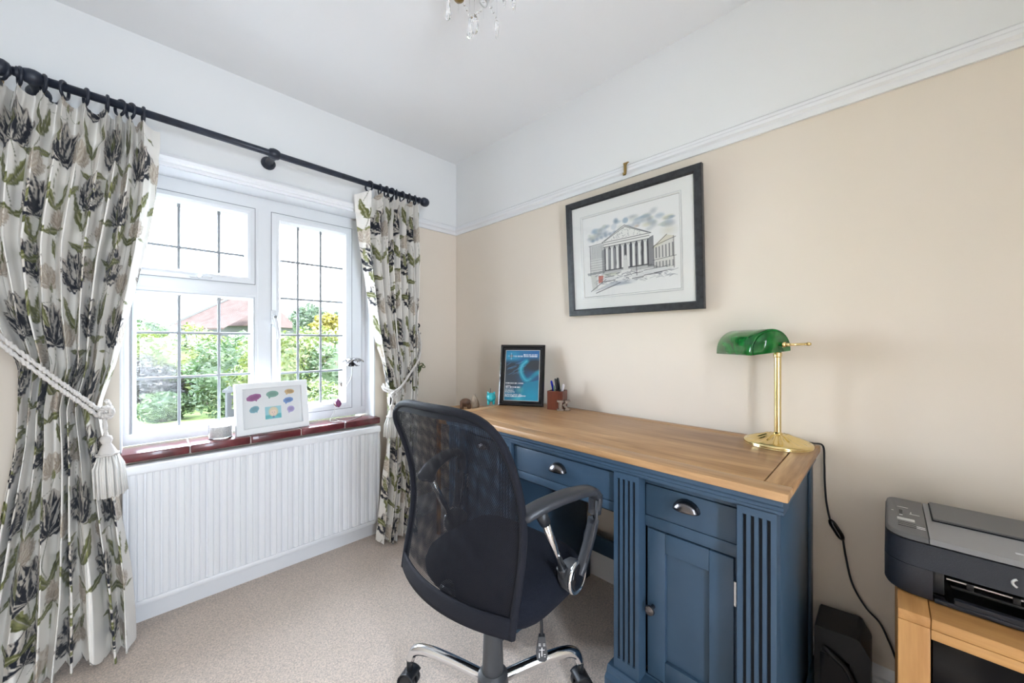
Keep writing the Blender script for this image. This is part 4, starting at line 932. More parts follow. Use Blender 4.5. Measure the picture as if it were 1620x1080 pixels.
S.poly([(.55, .66), (1, .58), (1, 1), (.4, 1)], (.0, .36, .55), .55); S.blob(.45, .78, .14, .09, (.15, .60, .55), .5); S.blob(.40, .95, .2, .08, (.05, .6, .72), .7); S.blob(.8, .9, .35, .2, (.0, .40, .62), .6)
for k in range(14): a, b = rnd(.02, .45), rnd(.25, .5); S.line((a, b), (a+rnd(.1, .25), b-rnd(.03, .07)), .6, (.15, .42, .75), .5)
S.blob(.17, .125, .055, .035, (.03, .04, .06), 1, .3); S.line((.17, .07), (.17, .19), .7, (.7, .85, .95), .8); S.line((.08, .125), (.27, .125), .6, (.7, .85, .95), .8)
def textline(S, x0, x1, y, hh, c=(.85, .88, .9)):
    """small print, too fine to read at this size"""
    x = x0
    while x < x1:
        w_ = rnd(.009, .018)
        S.poly([(x, y-hh), (x+w_, y-hh), (x+w_, y+hh), (x, y+hh)], c, rnd(.65, 1)); x += w_+(.006 if random.random() < .85 else .02)
textline(S, .52, .92, .098, .010); textline(S, .27, .92, .130, .016)
for y, x1, hh in ((.655, .55, .010), (.705, .17, .006), (.735, .44, .012), (.765, .26, .005), (.782, .28, .005), (.799, .26, .005), (.816, .30, .005), (.833, .32, .005), (.872, .50, .009), (.895, .62, .012), (.916, .50, .005)): textline(S, .04, x1, y, hh)
def printed(name, S, corner, ux, uz, parent, mname='print'):
    nv, nu = S.h, S.w; U, Vv = np.meshgrid(np.linspace(0, 1, nu), np.linspace(0, 1, nv)); c, a, b = (np.array(corner), np.array(ux), np.array(uz))
    pts = c+U.reshape(-1, 1)*a+Vv.reshape(-1, 1)*b; return colour_sheet(name, pts, nu, nv, S.cols(), M[mname], parent, False)
printed('poster', S, (-hw_+.026, .0065, .027), (PWd-.052, 0, 0), (0, 0, PH-.053), pf)
mb = MB().ring(-hw_+.0265, hw_-.0265, .0275, PH-.0275, [(0, .006), (0, .0045), (.0028, .0045), (.0028, .006)]); mb.put('silver_edge', M['steel'], pf)
MB().box(-hw_+.02, hw_-.02, .0030, .0042, .02, PH-.02).put('glazing', M['glazing'], pf)
# ---- pen box and pens
PB = Vector((-.100, -.985, DZ)); pang = math.radians(20)
bx = thing('pen_box', PB, 'red brown wooden pen box beside the poster', 'pen holder', rot=(0, 0, pang), local=True)
for a in ((-.04, -.034, -.04, .04), (.034, .04, -.04, .04), (-.034, .034, -.04, -.034), (-.034, .034, .034, .04)): MB().bbox(*a, 0, .092, .0012).put('side', M['mahog'], bx)
MB().box(-.034, .034, -.034, .034, .001, .006).put('bottom', M['mahog'], bx)
def pen(label, ox, oy, tx, ty, ln, body, cap, r=.0042):
    b0 = Vector((ox, oy, .008)); t0 = Vector((tx, ty, 0)); Rm = Matrix.Rotation(pang, 3, 'Z')
    b1 = PB+Rm @ b0; dv = (Rm @ Vector((tx, ty, 1))).normalized(); t = thing('pen', b1, label, 'pen', 'pens in the wooden box')
    MB().lathe([(.001, 0), (r*.7, .010), (r, .018), (r, ln*.72)], 10, b1, dv).put('barrel', body, t, True)
    mb = MB().lathe([(r*1.15, ln*.62), (r*1.15, ln-.006), (r*.6, ln)], 10, b1, dv); mb.tube([b1+dv*(ln-.004)+Vector((-.006, -.002, 0)), b1+dv*(ln-.04)+Vector((-.006, -.002, 0))], .0012, 5); mb.put('cap', cap, t, True)
MBL = mat('blue_pen_plastic', (.01, .02, .42), .25); MYE = mat('yellow_pen_plastic', (.65, .50, .03), .3); MWH = mat('white_pen_plastic', (.75, .72, .74), .3); MGR = mat('green_grey_pen_plastic', (.10, .16, .12), .35)
pen('blue capped pen leaning left in the wooden box', .005, .0, .0, .26, .135, MBL, MBL, .005)
pen('black pen just right of the blue pen in the box', .015, -.012, .05, .20, .142, M['black'], M['black'])
pen('black pen in the middle of the wooden box', -.01, -.016, -.03, .16, .146, M['black'], M['charcoal'])
pen('tall black marker at the right of the pens', -.006, -.026, 0, .15, .150, M['black'], M['black'], .0055)
pen('short yellow pencil at the left edge of the box', .01, .012, .05, .19, .104, MYE, M['black'], .0035)
pen('white marker at the right edge of the box', .0, -.008, .05, -.20, .118, MWH, MWH, .006)
pen('grey green pen low between the blue and black pens', -.02, -.004, -.05, .12, .112, MGR, MGR)
# ---- metal letter K
kp = cs((891-810)/FPX*1.83, 1.83, DZ)
kk = thing('letter_ornament', kp, 'small bronze letter K standing in front of the pen box', 'ornament', rot=(0, 0, math.atan2(RT.y, RT.x)+.10), local=True)
def slab(pts, d=.018): return MB().prism(pts, 1, -d/2, d/2)
mb = slab([(-.030, 0), (.0, 0), (.0, .008), (-.008, .009), (-.008, .041), (.0, .042), (.0, .050), (-.030, .050), (-.030, .042), (-.022, .041), (-.022, .009), (-.030, .008)])
mb.prism([(-.010, .022), (-.002, .030), (.010, .040), (.006, .042), (.006, .050), (.034, .050), (.034, .044), (.024, .041), (.008, .027)], 1, -.009, .009)
mb.prism([(-.003, .026), (.010, .028), (.026, .010), (.034, .007), (.034, 0), (.005, 0), (.005, .007), (.011, .009)], 1, -.009, .009)
mb.put('letter', M['bronze'], kk)
# ---- teal pig
pg = cs((777-810)/FPX*2.02, 2.02, DZ); pig = thing('piggy_bank', pg, 'tiny teal china piggy bank beside the poster', 'piggy bank', rot=(0, 0, math.atan2(-FW.y, -FW.x)), local=True)
P = []
for i in range(17):
    a = PI*i/16; P.append([Vector((.030*math.cos(a), .026*math.sin(a)*math.cos(b), .036+.025*math.sin(a)*math.sin(b))) for b in np.linspace(0, 2*PI, 25)])
MB().grid(P).put('body', M['teal'], pig, True)
MB().lathe([(.011, 0), (.011, .008), (.008, .010)], 16, (.024, 0, .032), (1, 0, 0)).put('snout', M['teal'], pig, True)
for y in (-.014, .014):
    MB().lathe([(.009, 0), (.006, .008), (.0015, .016)], 12, (.010, y, .054), (.1, y*25, 1), (.55, 1)).put('ear', M['teal'], pig, True)
    for x in (-.014, .014): MB().lathe([(.0065, 0), (.0065, .008), (.008, .02)], 12, (x, y, 0)).put('foot', M['teal'], pig, True)
MB().lathe([(.0014, 0), (.0014, .026)], 8, (.0, -.004, .058)).put('slot_key', M['iron'], pig, True)
# ---- corner stand with carved animal, mostly behind the chair
st = thing('side_table', (-.22, -.42, 0), 'small wooden side table in the corner behind the chair', 'table')
shade_angle(MB().bbox(-.36, -.08, -.60, -.26, .715, .738, .004).put('table_top', M['oaky'], st))
for x in (-.345, -.115):
    for y in (-.585, -.295): MB().bbox(x, x+.02, y, y+.02, 0, .716, .002).put('leg', M['oakz'], st)
MB().box(-.345, -.095, -.582, -.278, .66, .714).put('apron', M['oaky'], st)
M['carved'] = mat('carved_brown_wood', (.16, .09, .06), .5, noise=(40, .5)); M['horn'] = mat('pale_horn', (.45, .36, .27), .45, noise=(30, .35))
fp = Vector((-.20, -.40, .738)); fg = thing('animal_figure', fp, 'small carved animal figure with pale pointed head in the corner', 'figurine', rot=(0, 0, math.atan2(-RT.y, -RT.x)), local=True)
P = []
for i in range(13):
    a = PI*i/12; P.append([Vector((.02+.034*math.cos(a), .020*math.sin(a)*math.cos(b), .036+.026*math.sin(a)*math.sin(b))) for b in np.linspace(0, 2*PI, 17)])
MB().grid(P).put('body', M['carved'], fg, True)
for x in (.0, .042): MB().lathe([(.011, 0), (.012, .03)], 10, (x, 0, 0)).put('foot', M['carved'], fg, True)
MB().tube(spline([(-.008, 0, .034), (-.020, 0, .040), (-.034, 0, .038)], 8), .009, 10).put('neck', M['horn'], fg, True)
MB().lathe([(.020, 0), (.024, .018), (.023, .040), (.017, .060), (.009, .078), (.002, .088)], 16, (-.040, 0, 0), (.12, 0, 1), (1, .7)).put('haunch', M['horn'], fg, True)

# ================================================================ PICTURE ON THE WALL
pc = thing('wall_picture', (-.010, -1.332, 1.266), 'black framed ink and wash drawing of a columned building on the cream wall', 'picture', rot=(0, math.radians(-3.4), 0), local=True)
W2, PHh = .322, .560
mb = MB().ring(-W2, W2, 0, PHh, [(0, -.002), (0, -.022), (.003, -.026), (.026, -.026), (.032, -.019), (.032, -.002)], 0); shade_angle(mb.put('frame', M['frame_dark'], pc), 30)
MB().box(-.006, -.003, -W2+.01, W2-.01, .01, PHh-.01).put('backing', M['frame_dark'], pc)
ML, MT, MBm = .092, .112, .108
mb = MB().ring(-W2+.028, W2-.028, .028, PHh-.028, [(0, -.009), (0, -.014), (ML-.034, -.014), (ML-.031, -.0105), (ML-.031, -.009)], 0); mb.put('mount', M['matboard'], pc)
mb = MB().ring(-W2+ML-.012, W2-ML+.012, ML-.012, PHh-ML+.012, [(0, -.0142), (0, -.0146), (.0022, -.0146), (.0022, -.0142)], 0); mb.put('mount_line', M['steel'], pc)
S = Sheet(330, 280, (.80, .79, .76)); INKc = (.045, .045, .055)
random.seed(21)
for k in range(46):                                            # wash of clouds and smoke
    x = rnd(.05, .95); y = .30-.12*math.sin(x*3.0)+rnd(-.07, .05); c = random.choice([(.30, .40, .48), (.22, .29, .36), (.36, .38, .40), (.55, .58, .50), (.62, .60, .44), (.44, .50, .54)])
    S.blob(x, y, rnd(.03, .075), rnd(.02, .05), c, rnd(.45, .85), rnd(.4, .9))
for k in range(9): S.blob(.72+.05*math.sin(k), .30-.025*k, .05, .035, (.40, .43, .44), .5, .8)
for k in range(7): S.blob(.12+.05*k, .30-.01*k, .035, .03, (.14, .21, .30), .6, .7)
S.blob(.60, .24, .035, .02, (.45, .28, .12), .6); S.blob(.9, .36, .10, .08, (.62, .58, .44), .6)
def sk(p, q, wd=.7, al=.85):                                   # sketchy pen stroke
    for _ in range(2): S.line((p[0]+rnd(-.003, .003), p[1]+rnd(-.003, .003)), (q[0]+rnd(-.003, .003), q[1]+rnd(-.003, .003)), wd, INKc, al*.8)
S.poly([(.08, .36), (.25, .35), (.25, .72), (.08, .72)], (.60, .60, .57), .8)
for k in range(11): x = .085+k*.0155; sk((x, .37), (x, .53), .5, .7)
for k in range(6): sk((.08, .55+.03*k), (.25, .55+.03*k), .5, .6)
sk((.07, .36), (.25, .35)); sk((.08, .36), (.08, .74)); S.poly([(.04, .70), (.24, .69), (.24, .72), (.05, .73)], (.20, .20, .21), .7)
S.poly([(.08, .73), (.16, .73), (.16, .9), (.1, .93)], (.55, .55, .50), .7); S.poly([(.17, .75), (.23, .75), (.22, .83), (.17, .84)], (.50, .10, .05), .85)
S.poly([(.76, .50), (.95, .43), (.95, .76), (.76, .76)], (.62, .60, .54), .7); S.poly([(.74, .52), (.87, .40), (.95, .43), (.76, .53)], (.62, .57, .42), .7)
for k in range(6): x = .775+k*.03; S.poly([(x, .52-.005*k), (x+.013, .52-.005*k), (x+.013, .64), (x, .64)], (.10, .10, .11), .75); S.poly([(x, .68), (x+.014, .68), (x+.014, .75), (x, .75)], (.14, .14, .15), .7)
for a, b in (((.75, .52), (.88, .40)), ((.76, .50), (.96, .44)), ((.75, .66), (.96, .64)), ((.94, .43), (.94, .77)), ((.76, .5), (.76, .76))): sk(a, b)
S.poly([(.70, .40), (.76, .38), (.76, .72), (.70, .72)], (.12, .12, .13), .8); S.poly([(.22, .44), (.27, .42), (.27, .70), (.22, .70)], (.18, .18, .19), .7)
S.poly([(.25, .41), (.71, .41), (.71, .70), (.25, .70)], (.05, .05, .06), .95)        # shaded porch
for k in range(22): x = rnd(.26, .70); S.poly([(x, rnd(.42, .5)), (x+rnd(.008, .02), .45), (x+.012, .69), (x, .69)], (.30, .30, .31), .5)
for k in range(8):
    x = .262+k*.0575; S.poly([(x, .425), (x+.032, .425), (x+.034, .69), (x-.002, .69)], (.80, .79, .75), 1); S.poly([(x+.022, .43), (x+.032, .43), (x+.033, .69), (x+.022, .69)], (.42, .42, .42), .6)
    S.poly([(x-.006, .405), (x+.038, .405), (x+.032, .435), (x, .435)], (.60, .59, .55), .95); sk((x, .43), (x-.002, .69), .5); sk((x+.033, .43), (x+.034, .69), .5); sk((x-.006, .69), (x+.04, .69), .8)
S.poly([(.24, .345), (.72, .345), (.72, .405), (.24, .405)], (.77, .76, .71), 1); S.poly([(.225, .345), (.475, .195), (.735, .345)], (.78, .77, .72), 1)
for a, b in (((.225, .345), (.475, .195)), ((.475, .195), (.735, .345)), ((.225, .348), (.735, .348)), ((.24, .405), (.72, .405)), ((.24, .375), (.72, .375)), ((.25, .335), (.475, .212)), ((.475, .212), (.71, .335))): sk(a, b, .9)
for k in range(46): x = rnd(.32, .64); lim = .34-.45*(.22-abs(x-.478)); y = rnd(max(.235, .35-(.235-abs(x-.478))*.55), .335); S.line((x, y), (x+rnd(-.012, .012), y+rnd(-.02, .02)), .8, (.22, .22, .22), .7)
for k in range(4): sk((.24-.01*k, .70+.012*k), (.74+.02*k, .70+.012*k), .6)
S.poly([(.43, .72), (.53, .72), (.53, .79), (.43, .79)], (.76, .75, .72), 1); S.poly([(.455, .60), (.50, .60), (.505, .72), (.45, .72)], (.66, .65, .62), 1); S.blob(.477, .575, .022, .035, (.62, .61, .58), 1, .4)
for k in range(5): S.blob(.255+.03*k, .75, .04, .03, (.42, .44, .30), .5)
for k in range(150): x = rnd(.12, .92); y = rnd(.74, .86); S.line((x, y), (x+rnd(.01, .06), y+rnd(-.02, .02)), rnd(.5, 1.1), (.12, .13, .16), rnd(.35, .8))
for x, y in ((.30, .80), (.72, .78), (.60, .80), (.82, .77)): S.poly([(x-.06, y-.025), (x+.05, y-.03), (x+.06, y+.02), (x-.06, y+.03)], (.70, .70, .68), .85); sk((x-.06, y+.03), (x+.06, y+.02), 1.1); sk((x-.055, y-.025), (x+.05, y-.03), .8)
S.poly([(.10, .94), (.32, .84), (.55, .88), (.3, .90)], (.30, .33, .38), .5); sk((.08, .93), (.26, .80), 1); sk((.14, .96), (.42, .86), 1.2); S.blob(.45, .86, .16, .04, (.25, .29, .36), .6); S.line((.585, .56), (.59, .80), 1.1, INKc, .9); S.blob(.588, .565, .012, .02, INKc, .9); S.blob(.645, .55, .02, .05, INKc, .7); S.blob(.375, .62, .015, .05, INKc, .7)
nv, nu = S.h, S.w; U, Vv = np.meshgrid(np.linspace(0, 1, nu), np.linspace(0, 1, nv))
y1, y2, z1, z2 = W2-ML+.002, -W2+ML-.002, ML-.002, PHh-ML+.002
colour_sheet('drawing', np.stack([np.full(U.size, -.0095), (y1+(y2-y1)*U).ravel(), (z1+(z2-z1)*Vv).ravel()], 1), nu, nv, S.cols(), M['print'], pc, False)
MB().box(-.0172, -.0162, -W2+.03, W2-.03, .03, PHh-.03).put('glazing', M['glazing'], pc)
hk = thing('picture_hook', (-.022, -1.316, 1.885), 'brass picture rail hook above the framed drawing', 'hook')
hb = [(-.012, 1.950), (-.020, 1.948), (-.0245, 1.935), (-.0245, 1.915), (-.024, 1.898), (-.030, 1.889), (-.036, 1.892), (-.037, 1.900), (-.0345, 1.900), (-.033, 1.895), (-.030, 1.894), (-.0275, 1.900), (-.0275, 1.936), (-.022, 1.951), (-.012, 1.953)]
mb = MB(); n = len(hb)
for e in (-1, 1): mb.v += [Vector((a, -1.316+e*(.012 if b > 1.94 else .007 if b > 1.91 else .006), b)) for a, b in hb]
mb.f = [tuple(range(n)), tuple(range(2*n-1, n-1, -1))]+[(i, (i+1) % n, n+(i+1) % n, n+i) for i in range(n)]; mb.put('hook', M['antique_brass'], hk)

# ================================================================ ON THE SILL
ZS = .692
fa, fb_ = Vector((-1.268, -.020, ZS)), Vector((-.952, .000, ZS)); fm = (fa+fb_)/2
wf = thing('photo_frame', fm, 'white box frame of pastel speech bubbles standing on the red sill', 'picture frame', rot=(math.radians(-9), 0, math.atan2(.020, .316)), local=True)
FWd, FH = .158, .246
mb = MB().ring(-FWd, FWd, 0, FH, [(0, .030), (0, 0), (.002, -.002), (.027, -.002), (.029, 0), (.029, .018), (.029, .030)]); shade_angle(mb.put('frame', M['white'], wf), 30)
MB().box(-FWd+.01, FWd-.01, .018, .022, .01, FH-.01).put('card', M['paper'], wf)
MB().box(-.02, .02, .030, .034, .02, .20).put('strut', M['white'], wf)
def bubble(u, v, rx, rz, c, rot, tail, scal=False):
    cx, cz = -FWd+.029+(2*FWd-.058)*u, .029+(FH-.058)*(1-v); m_ = mat('pastel_card', c, .8); pts = []
    for k in range(40):
        a = 2*PI*k/40; q = 1+(.07*abs(math.sin(4*a)) if scal else 0); x, z = rx*q*math.cos(a), rz*q*math.sin(a)
        if abs(a-(4.2 if tail > 0 else 4.9)) < .12: x *= 1.1; z -= rz*.45
        pts.append((cx+x*math.cos(rot)-z*math.sin(rot), cz+x*math.sin(rot)+z*math.cos(rot)))
    b = MB().prism(pts, 1, .0155, .0182).put('speech_bubble', m_, wf)
    mb = MB(); dk = mat('dark_lettering', tuple(x*.25 for x in c), .8)
    for j, l in ((.35, .45), (0, .6), (-.35, .4)):
        x0 = -l*rx
        while x0 < l*rx:
            w_ = rx*rnd(.10, .22); p = [(x0, j*rz-.0012), (x0+w_, j*rz-.0012), (x0+w_, j*rz+.0012), (x0, j*rz+.0012)]; n = len(mb.v)
            mb.v += [Vector((cx+a*math.cos(rot)-c2*math.sin(rot), .0153, cz+a*math.sin(rot)+c2*math.cos(rot))) for a, c2 in p]; mb.f.append((n, n+1, n+2, n+3)); x0 += w_+rx*.08
    mb.put('lettering', dk, b)
bubble(.19, .22, .030, .0155, (.36, .14, .30), .25, -1, True); bubble(.50, .17, .027, .016, (.25, .42, .35), .02, 1); bubble(.80, .14, .022, .0125, (.66, .46, .25), -.08, 1)
bubble(.19, .53, .020, .0145, (.22, .42, .48), .45, -1, True); bubble(.77, .37, .022, .013, (.20, .33, .62), .12, 1, True); bubble(.81, .62, .0165, .0155, (.47, .40, .66), 0, 1)
S = Sheet(70, 62, (.35, .62, .66)); S.poly([(0, .68), (1, .60), (1, 1), (0, 1)], (.16, .50, .52)); S.blob(.5, .42, .30, .40, (.72, .62, .42), 1, .1); S.blob(.50, .50, .22, .28, (.86, .68, .56), 1, .1)
S.poly([(.26, .45), (.30, .15), (.7, .12), (.75, .45), (.6, .28), (.4, .28)], (.76, .66, .46)); S.blob(.5, .98, .34, .20, (.20, .56, .58), 1, .1); S.blob(.5, .84, .07, .10, (.20, .28, .46), 1, .2)
for x in (.43, .57): S.blob(x, .48, .022, .03, (.1, .1, .12), 1, .3)
S.line((.45, .62), (.55, .62), .6, (.45, .2, .18)); 
ccx, ccz = -FWd+.029+(2*FWd-.058)*.50, .029+(FH-.058)*(1-.66)
cdo = MB().box(ccx-.036, ccx+.036, .0160, .0182, ccz-.031, ccz+.031).put('picture_card', M['paper'], wf)
printed('portrait', S, (ccx-.0355, .0157, ccz-.0305), (.071, 0, 0), (0, 0, .061), cdo)
MB().box(-FWd+.02, FWd-.02, .006, .0075, .02, FH-.02).put('glazing', M['glazing'], wf)
# ---- candle
cnd = thing('candle', (-1.322, .022, ZS), 'white glittery candle in a clear glass jar beside the white frame', 'candle')
shade_angle(MB().lathe([(.040, .001), (.044, .003), (.045, .068), (.0435, .069), (.0425, .068), (.042, .006), (.0, .005)], 32, (-1.322, .022, ZS)).put('jar', M['glass'], cnd))
shade_angle(MB().lathe([(.004, .0065), (.0415, .007), (.0415, .056), (.004, .057)], 32, (-1.322, .022, ZS)).put('wax', M['wax'], cnd))
MB().lathe([(.001, .056), (.001, .066)], 6, (-1.322, .022, ZS)).put('wick', M['iron'], cnd)
# ---- wire flower
def wp(px, py, f=2.08): return cs((px-810)/FPX*f, f, 1.137-(py-540)/FPX*f)
fl = thing('wire_flower', (wp(548, 660).x, wp(548, 660).y, ZS), 'silver metal wire flower standing on the right of the red sill', 'ornament')
base = [(-.86, .045), (-.80, .002), (-.74, -.018), (-.69, .018), (-.665, .055)]
mb = MB().tube(spline([wp(530, 642), wp(528.5, 652)]+[(-.842, .015, ZS+.004), (-.80, -.012, ZS+.003), (-.76, -.025, ZS+.003), (-.70, .01, ZS+.003), (-.655, .05, ZS+.003)], 40), .0022, 7)
mb.tube(spline([wp(534, 640), wp(539, 633), wp(542, 626), wp(550, 608), wp(556, 596), wp(556.5, 578)], 30), .0020, 7); mb.tube([wp(530, 642), wp(534, 640)], .002, 6); mb.put('stem', M['steel'], fl, True)
def leafp(c, d, w_, l, curl, m):
    d = Vector(d).normalized(); s_ = d.cross(FW).normalized(); P = []
    for i in range(9):
        t = i/8; hw = w_*math.sin(PI*t**.8); P.append([c+d*l*t+s_*hw*k-FW*curl*(1-k*k)*math.sin(PI*t) for k in (-1, -.5, 0, .5, 1)])
    o = MB().grid(P).put('leaf', m, fl, True); q = o.modifiers.new('t', 'SOLIDIFY'); q.thickness = .0012
MPUR = mat('purple_lacquer', (.22, .06, .16), .3, metal=.3)
leafp(wp(541, 612), (-.35, .0, 1) , .010, .052, .006, M['chrome']); leafp(wp(536, 644), (-.10, .05, 1), .017, .050, .010, MPUR); leafp(wp(533, 643), (-.45, .2, 1), .011, .045, .008, M['chrome'])
fc = wp(556.5, 571)
for k in range(8):
    a = 2*PI*k/8+.2; rad_d = RT*math.cos(a)+FW*math.sin(a); tv = -RT*math.sin(a)+FW*math.cos(a); P = []
    for i in range(7):
        t = i/6; hw = .021*math.sin(PI*(.12+.80*t)); r_ = .062*t; z = .018*math.sin(t*2.6)-.012*t*t
        P.append([fc+rad_d*r_+tv*hw*q+Vector((0, 0, z+.006*(1-q*q)-.004)) for q in (-1, -.5, 0, .5, 1)])
    o = MB().grid(P).put('petal', M['bright_steel'], fl, True); q = o.modifiers.new('t', 'SOLIDIFY'); q.thickness = .0012
for k in range(5):
    a = 2*PI*k/5; rad_d = RT*math.cos(a)+FW*math.sin(a); tv = -RT*math.sin(a)+FW*math.cos(a)
    P = [[fc+rad_d*(.008+.036*t)+tv*.015*math.sin(PI*(.15+.75*t))*q+Vector((0, 0, -.008-.020*math.sin(t*2.2))) for q in (-1, 0, 1)] for t in np.linspace(0, 1, 6)]
    o = MB().grid(P).put('sepal', M['pewter'], fl, True); q = o.modifiers.new('t', 'SOLIDIFY'); q.thickness = .0012
MB().lathe([(.002, -.03), (.010, -.022), (.012, -.008), (.006, 0)], 14, fc).put('flower_centre', M['pewter'], fl, True)

# ================================================================ PRINTER AND OAK CABINET
ZC = .575
cab = thing('oak_cabinet', (-.24, -2.46, 0), 'golden oak cabinet with dark glass door under the printer', 'cabinet')
CXF, CY1, CY0 = -.450, -2.172, -2.76
def cp(name, x0, x1, y0, y1, z0, z1, m, b=.0025, parent=None): return shade_angle(MB().bbox(x0, x1, y0, y1, z0, z1, b).put(name, M[m], parent or cab), 40)
cp('top_end_board', CXF, -.022, CY1-.047, CY1, ZC-.022, ZC, 'oakd'); cp('top_board', CXF, -.022, CY0+.047, CY1-.0476, ZC-.022, ZC, 'oaky'); cp('top_end_board', CXF, -.022, CY0, CY0+.0465, ZC-.022, ZC, 'oakd')
for y0, y1 in ((CY1-.047, CY1), (CY0, CY0+.047)):
    cp('front_post', CXF, CXF+.045, y0, y1, 0, ZC-.022, 'oakz'); cp('back_post', -.067, -.022, y0, y1, 0, ZC-.022, 'oakz')
cp('front_rail', CXF, CXF+.024, CY0+.0475, CY1-.0475, ZC-.042, ZC-.0225, 'oaky', .001); cp('front_rail', CXF, CXF+.024, CY0+.0475, CY1-.0475, .03, .08, 'oaky', .001)
for y in (CY1-.012, CY0+.003): cp('side_panel', CXF+.045, -.067, y-.003, y+.006, .03, ZC-.022, 'oakd', .001)
cp('back_panel', -.034, -.026, CY0+.04, CY1-.04, .03, ZC-.022, 'black'); cp('bottom_board', CXF+.02, -.03, CY0+.01, CY1-.01, .03, .05, 'oaky')
gd = cp('glass_door', CXF+.006, CXF+.011, CY0+.05, CY1-.05, .082, ZC-.044, 'door_glass', .001)
PX0, PX1, PY1, PY0 = -.380, -.082, -2.152, -2.602
pr = thing('printer', (-.23, -2.377, ZC), 'black inkjet printer with grey lid and control panel on the oak cabinet', 'printer')
def plan(x0, x1, y0, y1, r, rb=.015):
    """outline with a large rounded front left and front right corner"""
    pts = []
    for (cx, cy, a0, rr) in ((x0+r, y1-r, PI/2, r), (x0+r, y0+r, PI, r), (x1-rb, y0+rb, 1.5*PI, rb), (x1-rb, y1-rb, 2*PI, rb)):
        for k in range(9): a = a0+PI/2*k/8; pts.append((cx+rr*math.cos(a), cy+rr*math.sin(a)))
    return pts
def stack(layers, name, m, parent, smooth=True):
    """layers: (z, outline) joined upward, closed at both ends"""
    n = len(layers[0][1]); mb = MB()
    for z, pl in layers: mb.v += [Vector((a, b, z)) for a, b in pl]
    for i in range(len(layers)-1):
        for k in range(n): k2 = (k+1) % n; mb.f.append((i*n+k, i*n+k2, (i+1)*n+k2, (i+1)*n+k))
    mb.f.append(tuple(range(n-1, -1, -1))); mb.f.append(tuple((len(layers)-1)*n+k for k in range(n))); return shade_angle(mb.put(name, m, parent), 40)
OY = -2.226                      # left edge of the output slot
# lower body around the slot: left block, right block, back block
def clip(pl, y0, y1): return [(a, min(max(b, y0), y1)) for a, b in pl]
full = plan(PX0, PX1, PY0, PY1, .052)
up1 = plan(PX0+.004, PX1, PY0, PY1, .052); up2 = plan(PX0+.026, PX1, PY0+.001, PY1-.001, .050)
stack([(ZC+.003, clip(plan(PX0+.004, PX1, PY0+.003, PY1-.003, .05), OY, 0)), (ZC+.010, clip(full, OY, 0)), (ZC+.066, clip(up1, OY, 0))], 'body_left', M['navy_print'], pr)
stack([(ZC+.003, clip(plan(PX0+.004, PX1, PY0+.003, PY1-.003, .05), -9, PY0+.074)), (ZC+.010, clip(full, -9, PY0+.074)), (ZC+.066, clip(up1, -9, PY0+.074))], 'body_right', M['navy_print'], pr)
MB().box(PX0+.11, PX1, PY0+.074, OY, ZC+.003, ZC+.066).put('slot_back', M['gloss_black'], pr)
stack([(ZC+.067, up1), (ZC+.112, up2)], 'body_upper', M['navy_print'], pr)
cp('slot_floor', PX0+.004, PX0+.12, PY0+.075, OY-.001, ZC+.003, ZC+.008, 'gloss_black', .001, pr)
cp('output_tray', PX0+.002, PX0+.016, PY0+.075, OY-.030, ZC+.003, ZC+.020, 'navy_print', .002, pr); cp('tray_lip', PX0-.001, PX0+.006, PY0+.075, OY-.002, ZC+.002, ZC+.011, 'navy_print', .002, pr)
cp('paper_guide', PX0+.045, PX0+.052, PY0+.09, OY-.022, ZC+.040, ZC+.044, 'steel', .001, pr); cp('roller_bar', PX0+.040, PX0+.060, PY0+.09, OY-.028, ZC+.026, ZC+.033, 'black', .002, pr)
for k in range(5): cp('roller_clip', PX0+.042, PX0+.050, OY-.06-.06*k, OY-.05-.06*k, ZC+.030, ZC+.046, 'black', .001, pr)
cp('slot_end', PX0+.03, PX0+.10, OY-.018, OY-.001, ZC+.01, ZC+.058, 'black', .002, pr)
lo = plan(PX0+.030, PX1, PY0+.002, PY1-.002, .048); hi = plan(PX0+.040, PX1+.004, PY0+.004, PY1-.004, .046)
SY = -2.222
stack([(ZC+.114, clip(lo, SY, 0)), (ZC+.120, clip(hi, SY, 0)), (ZC+.1215, clip(plan(PX0+.043, PX1+.008, PY0+.007, PY1-.007, .043), SY, 0))], 'control_panel', M['silver2'], pr)
stack([(ZC+.114, clip(lo, -9, SY-.0015)), (ZC+.120, clip(hi, -9, SY-.0015)), (ZC+.1215, clip(plan(PX0+.043, PX1+.008, PY0+.007, PY1-.007, .043), -9, SY-.002))], 'front_cover', M['silver_print'], pr)
sl = MB().bbox(-.207, PX1+.012, PY0+.02, -2.236, ZC+.1235, ZC+.1275, .0015).put('scanner_lid', M['silver2'], pr)
MB().box(-.210, PX1+.012, PY0+.018, -2.234, ZC+.121, ZC+.1237).put('lid_gap', M['groove'], pr)
zt = ZC+.1215
def key(name, xc, yc, dx, dy, m): cp(name, xc-dx/2, xc+dx/2, yc-dy/2, yc+dy/2, zt-.001, zt+.0008, m, .0003, pr)
key('display', -.243, -2.189, .017, .030, 'lcd')
for k in range(3): key('button', -.262-.012*k, -2.190, .008, .030, 'silver2'); key('button_line', -.268-.012*k, -2.190, .0012, .030, 'black')
for k in range(4): key('indicator', -.178-.012*k, -2.181, .007, .006, 'lcd' if k == 3 else 'black')
key('legend', -.150, -2.185, .0015, .02, 'white'); key('legend', -.195, -2.205, .0015, .018, 'white'); key('legend', -.278, -2.213, .002, .014, 'white'); key('legend', -.288, -2.213, .002, .014, 'white'); key('legend', -.190, -2.166, .002, .004, 'white'); key('legend', -.185, -2.199, .010, .0015, 'white')
cp('maker_mark', -.300, -.292, -2.375, -2.345, zt-.0004, zt+.0005, 'lcd', .0002, pr)
